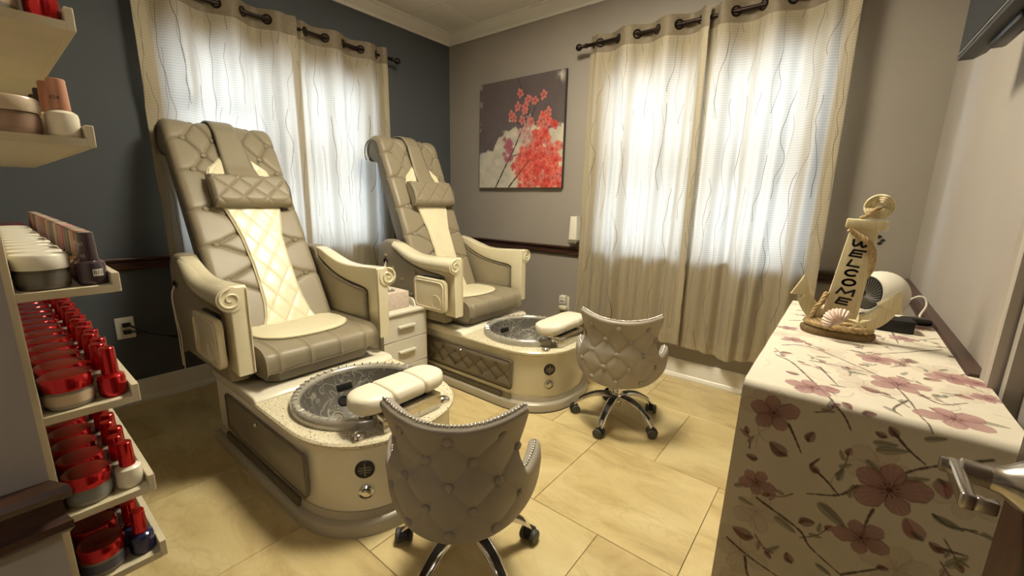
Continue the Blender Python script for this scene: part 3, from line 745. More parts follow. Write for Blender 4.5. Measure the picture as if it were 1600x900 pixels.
    prof = spline(prof, 5); ny = 61; ys = np.linspace(-0.268, 0.268, ny); X = np.zeros((len(prof), ny)); Z = X.copy(); Y = X.copy()
    cxp, czp = 0.85, 0.46
    seams = [-0.205, -0.07, 0.07, 0.205]
    for i, (x, z) in enumerate(prof):
        nx, nz = (prof[min(i+1, len(prof)-1)][1]-prof[max(i-1, 0)][1]), -(prof[min(i+1, len(prof)-1)][0]-prof[max(i-1, 0)][0])
        ln = math.hypot(nx, nz) or 1; nx, nz = -nx/ln, -nz/ln
        for j, y in enumerate(ys):
            e = max(0.0, (abs(y)-(0.268-0.02))/0.02); d = -0.02*(1-math.sqrt(max(0, 1-e*e)))
            if x > 0.9: d -= 0.006*max(math.exp(-((y-s_)/0.006)**2) for s_ in seams)
            X[i, j] = x-nx*d*(-1)*(-1) if False else x+(-nx)*d; Z[i, j] = z+(-nz)*d; Y[i, j] = y
    gs = G().grid(X+sx, Y, Z)
    np_, f_ = len(prof), []
    gs.f.append(tuple(i*ny for i in range(np_))); gs.f.append(tuple(i*ny+ny-1 for i in range(np_))[::-1])
    seat = part('seat', fix(gs), 'taupe_leather', R, smooth=50)
    for sg in (-1, 1):
        part('piping', G().tube([(x+sx, sg*0.262, z) for x, z in prof[len(prof)//3:-4]], 0.0045, 8), 'dark_leather', seat)
    # --- backrest (reclined frame: s up the back, t out of it)
    ct, st = math.cos(theta), math.sin(theta)
    def B(y, s, t): return (px - st*s + ct*t, y, pz + ct*s + st*t)
    S1, RR = 1.10, 0.084; hw = 0.268
    # arc-length profile: straight then roll
    svals = list(np.linspace(-0.06, S1, 120))+[None]
    arcN = 64; arcA = math.radians(205)
    rowsP = [(s, s, 0.0, 0.0) for s in np.linspace(-0.06, S1, 300)]
    for k in range(1, arcN+1):
        a = arcA*k/arcN; rowsP.append((S1+RR*a, S1+RR*math.sin(a), -RR+RR*math.cos(a), a))
    ny = 150; ys = np.linspace(-hw, hw, ny)
    SS = np.array([r[0] for r in rowsP])[:, None].repeat(ny, 1); YY = np.repeat(ys[None, :], len(rowsP), 0)
    h = tuft(YY, SS, B_BTN, B_SEG, 0.015, 0.008, 0.012, 0.013)
    fade = np.clip((S1+0.18-SS)/0.12, 0.0, 1)
    h = h*fade+0.010*(1-fade)+0.006
    e = np.clip((np.abs(YY)-(hw-0.035))/0.035, 0, 1); h = h-0.035*(1-np.sqrt(1-e*e*0.999))
    X = np.zeros_like(h); Y = YY.copy(); Z = np.zeros_like(h)
    for i, (sa, s, t, a) in enumerate(rowsP):
        ns, nt = math.sin(a), math.cos(a)
        s_ = s+ns*h[i]; t_ = t+nt*h[i]
        X[i] = px-st*s_+ct*t_; Z[i] = pz+ct*s_+st*t_
    bk = part('backrest', fix(G().grid(X, Y, Z)), 'taupe_leather', R, smooth=70)
    outl = [(s, -0.026) for s in (-0.06, S1)]
    c_in = RR-0.012
    for k in range(1, 19):
        a = arcA*k/18; outl.append((S1+c_in*math.sin(a), -RR+c_in*math.cos(a)))
    outl += [(S1-0.10, -0.085), (S1-0.2, -0.095), (0.0, -0.13), (-0.06, -0.13)]
    sh = G().prism(outl, 'y', -hw+0.004, hw-0.004, 0.006, 2); sh.v = [B(y, s, t) for (s, y, t) in sh.v]
    part('back_shell', fix(sh), 'dark_leather', R, smooth=40)
    for sg in (-1, 1):
        part('back_piping', G().tube([B(sg*(hw-0.004), s, t-0.026+0.0) for s, t in [(q[1], q[2]) for q in rowsP[::6]]], 0.0045, 8), 'dark_leather', bk)
    for y, s in B_BTN:
        if abs(y) > 0.1 or s > 0.9: link('button', BTN, R, B(y, s, 0.009), (0, PI/2-theta, 0))
    # --- massage mat: satin runner down the back and a rounded pad on the seat
    prof = [(0.985, 0.026), (0.9, 0.03), (0.8, 0.03), (0.7, 0.028), (0.6, 0.03), (0.45, 0.03), (0.3, 0.03), (0.17, 0.03), (0.08, 0.03), (0.0, 0.03), (-0.05, 0.03)]
    wid = {0.985: (-0.01, 0.03), 0.9: (-0.085, 0.12), 0.86: (-0.13, 0.16), 0.8: (-0.15, 0.17), 0.7: (-0.145, 0.18), 0.6: (-0.105, 0.16), 0.45: (-0.075, 0.125), 0.3: (-0.065, 0.12), 0.17: (-0.065, 0.12), 0.08: (-0.07, 0.125), 0.0: (-0.085, 0.14), -0.05: (-0.11, 0.16)}
    sp_ = spline([(s, t) for s, t in prof], 16); keys = sorted(wid)
    wl = [np.interp(s, keys, [wid[k][0] for k in keys]) for s, t in sp_]; wr = [np.interp(s, keys, [wid[k][1] for k in keys]) for s, t in sp_]
    nj = 110; X = np.zeros((len(sp_), nj)); Y = X.copy(); Z = X.copy()
    for i, (s, t) in enumerate(sp_):
        yy = np.linspace(wl[i], wr[i], nj); L1 = (s/0.15+yy/0.105)+0.3; L2 = (s/0.15-yy/0.105)+0.3
        q = 0.004*(2-np.exp(-np.abs(L1-np.round(L1))/0.06)-np.exp(-np.abs(L2-np.round(L2))/0.06))
        q = q+0.0012*np.sin(yy*40+s*23)*np.sin(s*31)
        ed = np.minimum(yy-wl[i], wr[i]-yy); q = q-0.012*np.clip(1-ed/0.01, 0, 1)**2
        P = B(0, s, t+q); X[i] = P[0]; Z[i] = P[2]; Y[i] = yy
    mat = part('massage_mat', fix(G().grid(X, Y, Z)), 'satin', R, smooth=70)
    for w_ in (wl, wr):
        part('mat_piping', G().tube([B(w_[i], s, t-0.004) for i, (s, t) in enumerate(sp_)][::2], 0.004, 6), 'cream_gloss', mat)
    pad = G(); cxs, na, nr = 0.905+sx, 48, 14; yps = 0.022
    def pr_(a):
        c, s_ = math.cos(a), math.sin(a); return 0.20*math.copysign(abs(c)**0.85, c), 0.228*math.copysign(abs(s_)**0.8, s_)
    def ztop(x): return np.interp(x-sx, [0.55, 0.8, 1.1, 1.17, 1.2, 1.22], [0.53, 0.539, 0.544, 0.542, 0.535, 0.515])
    V = []
    for lay, dz in ((0, 0.014), (1, 0.002)):
        for k in range(nr+1):
            for j in range(na):
                a = 2*PI*j/na; q = pr_(a); r_ = k/nr; x, y = cxs+q[0]*r_, yps+q[1]*r_
                L1, L2 = x/0.1+y/0.09, x/0.1-y/0.09
                qq = 0.0035*min(abs(L1-round(L1)), abs(L2-round(L2)), 0.12)/0.12 if lay == 0 else 0
                V.append((x, y, float(ztop(x))+dz+qq-(0.005*max(0, (r_-0.9)/0.1)**2 if lay == 0 else 0)))
    F = []; off = (nr+1)*na
    for lay in (0, 1):
        for k in range(nr):
            for j in range(na):
                F.append((lay*off+k*na+j, lay*off+k*na+(j+1) % na, lay*off+(k+1)*na+(j+1) % na, lay*off+(k+1)*na+j))
    for j in range(na): F.append((nr*na+j, nr*na+(j+1) % na, off+nr*na+(j+1) % na, off+nr*na+j))
    sp2 = part('seat_pad', fix(pad.add(V, F)), 'satin', R, smooth=60)
    part('pad_piping', G().tube([(cxs+pr_(2*PI*j/60)[0], yps+pr_(2*PI*j/60)[1], float(ztop(cxs+pr_(2*PI*j/60)[0]))+0.009) for j in range(60)], 0.0045, 6, closed=True), 'cream_gloss', sp2)
    # --- head pillow with its strap over the top
    PYC = 0.032; pw, ph_ = 0.19, 0.092; n1, n2 = 110, 56
    yy = np.linspace(-pw, pw, n1); s2 = np.linspace(-ph_, ph_, n2); U, Vv = np.meshgrid(yy, s2, indexing='ij')
    L1, L2 = U/0.118+Vv/0.112, U/0.118-Vv/0.112
    q = 0.016*np.minimum(np.abs(L1-np.round(L1)), np.abs(L2-np.round(L2)))*2
    q = 0.0085*(1-np.exp(-np.minimum(np.abs(L1-np.round(L1)), np.abs(L2-np.round(L2)))/0.07))
    ex = np.clip((np.abs(U)-(pw-0.02))/0.02, 0, 1); ey = np.clip((np.abs(Vv)-(ph_-0.035))/0.035, 0, 1)
    T = (0.090+q); T = 0.055+(T-0.055)*np.sqrt(np.clip(1-ex**2.5*0.7, 0, 1))*np.sqrt(np.clip(1-ey**2*0.95, 0, 1))
    s0 = 0.712
    P = B(U+PYC, s0+Vv, T); pg = G().grid(P[0], P[1], P[2])
    back = B(U+PYC, s0+Vv*0.96, np.full_like(U, 0.036)); o = len(pg.v); pg.grid(back[0], back[1], back[2])
    bor = [i*n2 for i in range(n1)]+[(n1-1)*n2+j for j in range(1, n2)]+[i*n2+n2-1 for i in range(n1-2, -1, -1)]+[j for j in range(n2-2, 0, -1)]
    for a_, b_ in zip(bor, bor[1:]+bor[:1]): pg.f.append((a_, b_, b_+o, a_+o))
    pil = part('head_pillow', fix(pg), 'taupe_leather', R, smooth=60)
    for sg in (-1, 1):
        part('pillow_piping', G().tube([B(PYC+sg*pw, s0+v, t) for v, t in ((-ph_, 0.05), (-ph_*0.6, 0.083), (0, 0.098), (ph_*0.6, 0.083), (ph_, 0.05))], 0.0035, 6), 'dark_leather', pil)
    st_rows = [(s, s, 0.042, 0.0) for s in np.linspace(s0+0.05, S1, 26)]+[(0, S1+(RR+0.036)*math.sin(a), -RR+(RR+0.036)*math.cos(a), a) for a in np.linspace(0.05, math.radians(150), 26)]
    X = []; Y = []; Z = []
    for i, (_, s, t, a) in enumerate(st_rows):
        w_ = 0.082-0.022*min(1, i/24.0) if i < 24 else 0.06
        c0 = 0.022-0.03*i/len(st_rows)
        lift = 0.03*max(0, 1-i/8.0)
        yy = np.linspace(c0-w_, c0+w_, 10); tt = t+lift+0.004*np.array([0, 1, 1, 1, 1, 1, 1, 1, 1, 0])
        P = B(yy, s, tt); X.append(P[0]*np.ones(10)); Y.append(yy); Z.append(P[2]*np.ones(10))
    so = part('pillow_strap', fix(G().grid(np.array(X), np.array(Y), np.array(Z))), 'taupe_leather', R, smooth=60)
    md = so.modifiers.new('thickness', 'SOLIDIFY'); md.thickness = 0.007; md.offset = -1
    # --- arms
    axx = ax
    top = spline([(0.60, 0.905), (0.66, 0.893), (0.74, 0.866), (0.84, 0.842), (0.95, 0.836), (1.08, 0.842), (1.20, 0.848)], 5)
    low = spline([(1.115, 0.716), (1.085, 0.728), (1.0, 0.736), (0.9, 0.748), (0.8, 0.772), (0.70, 0.81), (0.60, 0.862)], 5)
    for sg in (-1, 1):
        yi, yo = (0.297, 0.362)
        P = [(x+axx, z) for x, z in top]+[(1.208+axx, 0.84), (1.21+axx, 0.475), (1.115+axx, 0.475)]+[(x+axx, z) for x, z in low]
        arm = part('armrest', fix(G().prism(P, 'y', sg*yi, sg*yo, 0.008, 3)), 'cream_gloss', R, smooth=40)
        # the outward roll along the top of the arm
        ro = spline([(0.60, 0.878, 0.022), (0.66, 0.862, 0.028), (0.74, 0.832, 0.034), (0.84, 0.804, 0.038), (0.95, 0.794, 0.041), (1.08, 0.796, 0.045), (1.212, 0.797, 0.05)], 4)
        part('arm_roll', fix(G().tube([(x+axx, sg*(0.36-0.3*(0.05-r)), z) for x, z, r in ro], [r for _, _, r in ro], 20)), 'cream_gloss', arm, smooth=50)
        sc_ = []
        for (u, v) in spiral(0.044, 1.6, 46, 0.12):
            sc_.append((1.213+axx, sg*(0.36-(-u)*-1*-1 if False else 0.36+v*1.0), 0.797+u))
        part('scroll', G().tube(sc_, list(np.linspace(0.0062, 0.0035, len(sc_))), 8), 'cream_gloss', arm, smooth=60)
        part('post_edge', G().tube([(1.211+axx, sg*0.301, 0.835), (1.213+axx, sg*0.301, 0.65), (1.212+axx, sg*0.301, 0.48)], 0.0035, 6), 'cream_gloss', arm)
        # upholstered side under it
        Q = [(0.44, 0.42), (1.108, 0.42), (1.112, 0.708), (1.085, 0.722), (1.0, 0.729), (0.9, 0.742), (0.8, 0.765), (0.70, 0.803), (0.625, 0.848), (0.62, 0.892), (0.58, 0.912), (0.52, 0.914), (0.46, 0.89), (0.43, 0.85), (0.415, 0.75)]
        Q = [(x+axx, z) for x, z in Q]
        ap = part('arm_panel', fix(G().prism(Q, 'y', sg*0.283, sg*0.368, 0.02, 4)), 'taupe_leather', R, smooth=50)
        edge = [(1.111, 0.43), (1.115, 0.705), (1.085, 0.72), (1.0, 0.727), (0.9, 0.74), (0.8, 0.763), (0.70, 0.801), (0.63, 0.845)]
        part('welt', G().tube([(x+axx, sg*0.286, z) for x, z in edge], 0.005, 8), 'dark_leather', ap)
        if kind == 'far':
            bt = [(0.52, 0.8), (0.6, 0.72), (0.7, 0.65), (0.52, 0.63), (0.84, 0.72), (0.62, 0.54), (0.8, 0.56), (0.52, 0.46), (0.95, 0.65), (1.03, 0.7)]
            for x, z in bt:
                if sg == -1: link('button', BTN, ap, (x+axx, -0.371, z), (PI/2, 0, 0))
    # fold-down tray on the left arm
    y0 = -0.395
    tp = []
    for (cx_, cz_, a0) in ((1.135, 0.535, -90), (1.135, 0.675, 0), (0.905, 0.675, 90), (0.905, 0.535, 180)):
        for k in range(5):
            a = math.radians(a0+90*k/4); tp.append((cx_+axx+0.035*math.cos(a), cz_+0.035*math.sin(a)))
    tr = part('side_tray', fix(G().prism(tp, 'y', y0-0.014, y0+0.014, 0.006, 3)), 'cream_gloss', R, smooth=40)
    inner = [((x-1.02-axx)*0.86+1.02+axx, (z-0.605)*0.8+0.605) for x, z in tp]
    part('tray_rim', G().tube([(x, y0-0.014, z) for x, z in inner], 0.0045, 8, closed=True), 'cream_gloss', tr, smooth=60)
    part('cup_ring', G().tube([(1.085+axx+0.042*math.cos(2*PI*k/24), y0-0.014, 0.565+0.042*math.sin(2*PI*k/24)) for k in range(24)], 0.004, 8, closed=True), 'cream_gloss', tr, smooth=60)
    part('tray_hinge', G().box(0.93+axx, 1.1+axx, y0+0.01, y0+0.03, 0.69, 0.718, 0.004), 'black', tr)
    # cable from the grommet in the arm
    gm = part('cable_grommet', G().lathe([(0.014, -0.374), (0.02, -0.376), (0.018, -0.382), (0.010, -0.38), (0.009, -0.372)], 18, (0.53+axx, 0, 0.765), 'y'), 'bronze', R)
    for dx, zb, xo in ((0.0, 0.36, 0.02), (0.012, 0.31, 0.06)) if kind == 'near' else ((0.0, 0.56, 0.03), (0.012, 0.52, 0.05)):
        c = spline([(0.53+axx+dx, -0.375, 0.765), (0.535+axx+dx, -0.395, 0.72), (0.52+axx+dx*2, -0.392, 0.6 if kind == 'near' else 0.68), (0.53+axx+xo, -0.395, (0.765+zb)/2-0.02), (0.545+axx+xo*0.6, -0.395, zb)], 8)
        part('cable', G().tube(c, 0.0028, 6), 'white_plastic', gm)
    return R
pedicure_chair('near pedicure massage chair with smooth grey side panel, facing the near stool', -1.985, 0.805, 0.575, math.radians(30.6), 0.035, False, 'near')
pedicure_chair('far pedicure massage chair with tufted side panel, in the corner under the picture', -0.80, 0.838, 0.553, math.radians(23.2), 0.055, True, 'far')

# ------------------------------------------------------------------ rolling stools
def stool(label, loc, rz):
    R = thing('rolling_stool', label, 'stool', loc, rz, 'button-tufted rolling stools')
    ph_max = math.radians(86)
    def ztop(p):
        a = np.degrees(np.abs(p))
        return np.interp(a, [0, 10, 20, 30, 38, 43, 46, 48, 50, 52, 55, 60, 70, 86], [.645, .646, .650, .657, .665, .671, .675, .669, .62, .53, .464, .452, .460, .474])
    def zbot(p):
        a = np.degrees(np.abs(p)); return np.interp(a, [0, 15, 30, 45, 60, 80, 112], [.292, .293, .296, .305, .322, .350, .385])
    def surf(p, z, off=0.0):
        k = np.interp(z, [.28, .31, .35, .42, .47, .50, .53, .57, .62, .68], [0.90, .955, .99, 1.02, 1.0, .945, .93, .975, 1.07, 1.19])
        a, b = (0.216*k+off), (0.250*(1+(k-1)*0.35)+off)
        return a*np.sin(p), -b*np.cos(p), z
    # round v so both edges are softly padded
    npn, nv = 281, 64
    P = np.linspace(-ph_max, ph_max, npn)[:, None].repeat(nv, 1); v = np.linspace(0, 1, nv)[None, :].repeat(npn, 0)
    zt, zb = ztop(P), zbot(P); Z = zb+(zt-zb)*v
    cols = {0.608: (-0.118, 0.0, 0.118), 0.542: (-0.165, -0.058, 0.058, 0.165), 0.473: (-0.116, 0.0, 0.116), 0.402: (-0.165, -0.056, 0.056, 0.165), 0.330: (-0.112, 0.0, 0.112)}
    bt = [(x, z) for z, xs in cols.items() for x in xs]
    segs = [((x, z), (x2, z2)) for x, z in bt for x2, z2 in bt if 0.05 < z2-z < 0.08 and abs(x-x2) < 0.08]
    arcx = np.degrees(P)/90*0.36                       # developed width along the outside
    btd = [(math.asin(max(-1, min(1, x/0.215)))*0.229, z) for x, z in bt]
    sgd = [((math.asin(a[0]/0.215)*0.229, a[1]), (math.asin(b[0]/0.215)*0.229, b[1])) for a, b in segs]
    U = P*0.229
    h = 0.006*(1-np.exp(-seg_dist(U, Z, sgd)/0.012))-0.003*np.exp(-(pt_dist(U, Z, btd)/0.014)**2)
    edge = np.minimum((zt-Z), (Z-zb)); side = (ph_max-np.abs(P))*0.22; edge = np.minimum(edge, side)
    rnd = 0.018*(1-np.sqrt(np.clip(1-np.clip(1-edge/0.018, 0, 1)**2, 0, 1)))
    X, Y, Zo = surf(P, Z, 0.0); kx, ky, _ = surf(P, Z, 0.01)
    nx, ny_ = (kx-X)/0.01, (ky-Y)/0.01
    out = 0.018+h-rnd; inn = -0.018+rnd
    g = G().grid(X+nx*out, Y+ny_*out, Zo); o = len(g.v); g.grid(X+nx*inn, Y+ny_*inn, Zo)
    bor = [i*nv for i in range(npn)]+[(npn-1)*nv+j for j in range(1, nv)]+[i*nv+nv-1 for i in range(npn-2, -1, -1)]+[j for j in range(nv-2, 0, -1)]
    for a_, b_ in zip(bor, bor[1:]+bor[:1]): g.f.append((a_, b_, b_+o, a_+o))
    sh = part('back_shell', fix(g), 'stool_leather', R, smooth=80)
    for (x, z), (u, _) in zip(bt, btd):
        p = u/0.229; bx, by, bz = surf(np.array(p), np.array(z), 0.020)
        link('button', STB, R, (float(bx), float(by), float(bz)), Vector((math.sin(p), -math.cos(p), 0)).to_track_quat('Z', 'Y').to_euler())
    # nailheads along the top edge
    ng = G(); pp = np.linspace(-ph_max, ph_max, 4000); x, y, z = surf(pp, ztop(pp), 0.006); d = np.concatenate([[0], np.cumsum(np.sqrt(np.diff(x)**2+np.diff(y)**2+np.diff(z)**2))])
    pos = np.arange(0.004, d[-1], 0.0102)
    for q in pos:
        c = [float(np.interp(q, d, w)) for w in (x, y, z)]; ng.ball((c[0], c[1], c[2]), 0.0055, 6)
    part('nailhead_trim', ng, 'chrome', R, smooth=60, kind='stuff')
    # seat cushion, underside plate, gas column
    sp = [(0.0005, 0.345), (0.13, 0.345), (0.16, 0.350), (0.170, 0.362), (0.168, 0.378), (0.152, 0.39), (0.11, 0.396), (0.0005, 0.398)]
    sg = G().lathe(sp, 40); sg.v = [(x_, y_*1.05+0.01, z_) for x_, y_, z_ in sg.v]
    part('seat', sg, 'stool_leather', R, smooth=50)
    part('seat_plate', G().box(-0.08, 0.08, -0.08, 0.08, 0.322, 0.347, 0.004), 'black', R)
    col = part('gas_column', G().lathe([(0.024, 0.085), (0.026, 0.10), (0.026, 0.21), (0.022, 0.215), (0.0155, 0.217), (0.0155, 0.33), (0.0005, 0.33)], 24), 'chrome', R, smooth=40)
    part('height_lever', G().tube([(0.02, 0.0, 0.316), (0.12, 0.02, 0.314), (0.19, 0.03, 0.31)], 0.0045, 8), 'black', col)
    part('base_hub', G().lathe([(0.0005, 0.105), (0.028, 0.105), (0.037, 0.115), (0.037, 0.150), (0.03, 0.160), (0.0005, 0.162)], 28), 'chrome', R, smooth=40)
    return R
STB = button_mesh(0.0135, 0.0075, 'stool_leather')
def leg_mesh():
    pr = spline([(0.028, 0.138), (0.08, 0.141), (0.14, 0.126), (0.195, 0.094), (0.222, 0.068), (0.236, 0.050)], 5); g = G()
    n = len(pr); V = []; k = 12
    for i, (x, z) in enumerate(pr):
        t = i/(n-1); w = 0.028*(1-t)+0.016*t; hh = 0.013*(1-t)+0.010*t
        for j in range(k):
            a = 2*PI*j/k; V.append((x, w*math.copysign(abs(math.cos(a))**0.7, math.cos(a)), z+hh*math.copysign(abs(math.sin(a))**0.8, math.sin(a))))
    F = [(i*k+j, i*k+(j+1) % k, (i+1)*k+(j+1) % k, (i+1)*k+j) for i in range(n-1) for j in range(k)]+[tuple(range(k))[::-1], tuple((n-1)*k+j for j in range(k))]
    pad = G(); V2 = []
    for i, (x, z) in enumerate(pr):
        if x < 0.035 or x > 0.215: continue
        t = i/(n-1); w = (0.028*(1-t)+0.016*t)*0.55; hh = 0.013*(1-t)+0.010*t
        V2 += [(x, -w, z+hh-0.003), (x, -w*0.85, z+hh+0.0025), (x, w*0.85, z+hh+0.0025), (x, w, z+hh-0.003)]
    m = len(V2)//4; F2 = [(i*4+j, i*4+j+1, (i+1)*4+j+1, (i+1)*4+j) for i in range(m-1) for j in range(3)]+[(0, 1, 2, 3), tuple((m-1)*4+j for j in range(4))[::-1]]
    return fix(G().add(V, F)).mesh('leg', 'chrome', 50), fix(G().add(V2, F2)).mesh('leg_pad', 'black', 50)
LEG, PADM = leg_mesh()
def caster_meshes():
    hood = G(); pts = []
    for k in range(13):
        a = math.radians(-10+200*k/12); pts.append((0.027*math.cos(a), 0.026+0.027*math.sin(a)))
    hood.prism([(x, z) for x, z in pts]+[(-0.012, 0.024), (0.012, 0.024)], 'y', -0.012, 0.012, 0.002, 1)
    hood.tube([(0, 0, 0.048), (0, 0, 0.058)], 0.006, 10)
    wheel = G().lathe([(0.0005, -0.009), (0.012, -0.0095), (0.013, -0.008), (0.022, -0.008), (0.025, -0.004), (0.025, 0.004), (0.022, 0.008), (0.013, 0.008), (0.012, 0.0095), (0.0005, 0.009)], 24, axis='y')
    return fix(hood).mesh('caster', 'black', 40), wheel.mesh('wheel', 'wheel_grey', 40)
MAT['wheel_grey'] = simple('grey_tyre', (66, 64, 62), 0.5, noise=0.1, scale=30)
HOOD, WHEEL = caster_meshes()
def finish_stool(R, phase, spins):
    rz = R.rotation_euler[2]
    for k in range(5):
        a = math.radians(phase+72*k)-rz
        lg = link('leg', LEG, R, (0, 0, 0), (0, 0, a)); link('leg_pad', PADM, lg, smooth_pad=1)
        cs = link('caster', HOOD, R, (0.236*math.cos(a), 0.236*math.sin(a), 0), (0, 0, a+spins[k]))
        for sg in (-1, 1): link('wheel', WHEEL, cs, (-0.004, sg*0.0215, 0.025))
r1 = stool('near rolling stool with tufted back, at the foot of the near massage chair', (2.224, -2.04, 0), math.radians(35))
finish_stool(r1, 59, (0.6, 1.2, 2.0, 1.4, 0.5))
r2 = stool('far rolling stool with tufted back, between the far massage chair and the curtain', (2.21, -0.825, 0), math.radians(19.1))
finish_stool(r2, 58, (0.9, 1.6, 0.4, 1.5, 0.8))

# ------------------------------------------------------------------ drawer cabinet between the chairs, tissue box
cb = thing('drawer_cabinet', 'white two-drawer cabinet standing between the two massage chairs', 'cabinet', (0, 0, 0))
part('body', G().box(0.58, 1.0, -1.515, -1.18, 0.0, 0.497), 'cabinet', cb, smooth=0)
part('top', G().box(0.57, 1.03, -1.522, -1.174, 0.498, 0.515, 0.003), 'cabinet', cb)
for z0, z1 in ((0.336, 0.494), (0.165, 0.332), (0.01, 0.161)):
    d = part('drawer', G().box(1.0, 1.018, -1.512, -1.183, z0, z1, 0.002, 1), 'cabinet', cb)
    if z0 > 0.05: part('handle', G().box(1.018, 1.040, -1.412, -1.285, z1-0.082, z1-0.066, 0.003), 'white_plastic', d)
def gallery(y):
    return G().prism([(0.572, 0.515), (0.965, 0.515), (0.962, 0.54), (0.95, 0.556), (0.93, 0.566), (0.76, 0.568), (0.73, 0.575), (0.70, 0.60), (0.67, 0.612), (0.572, 0.615)], 'y', y, y+0.014, 0.004, 2)
part('gallery_rail', gallery(-1.238), 'cabinet', cb); part('gallery_rail', gallery(-1.518), 'cabinet', cb)
part('gallery_rail', G().box(0.572, 0.586, -1.503, -1.2385, 0.5155, 0.615, 0.003), 'cabinet', cb)
tb = thing('tissue_box', 'whitewashed wooden tissue box on the white drawer cabinet', 'tissue box', (0, 0, 0))
part('box', G().box(0.70, 0.957, -1.447, -1.272, 0.516, 0.622, 0.003), 'tissue_wood', tb)
ov = [(0.83+0.085*math.cos(2*PI*k/28), -1.36+0.045*math.sin(2*PI*k/28)) for k in range(28)]
part('opening', G().prism(ov, 'z', 0.62, 0.6235), 'panel_grey', tb)
tg = G(); th = np.linspace(0, 2*PI, 33); X = []; Y = []; Z = []
for i, (r, z) in enumerate(((0.045, 0.624), (0.04, 0.631), (0.034, 0.640), (0.03, 0.648))):
    X.append(0.83+r*np.cos(th)*(1+0.25*np.sin(th*3+i*.3))); Y.append(-1.36+r*0.45*np.sin(th)*(1+0.4*np.sin(th*4))); Z.append(z+0.006*np.sin(th*3+i))
part('tissue', tg.grid(np.array(X), np.array(Y), np.array(Z)), 'white_plastic', tb, smooth=80)

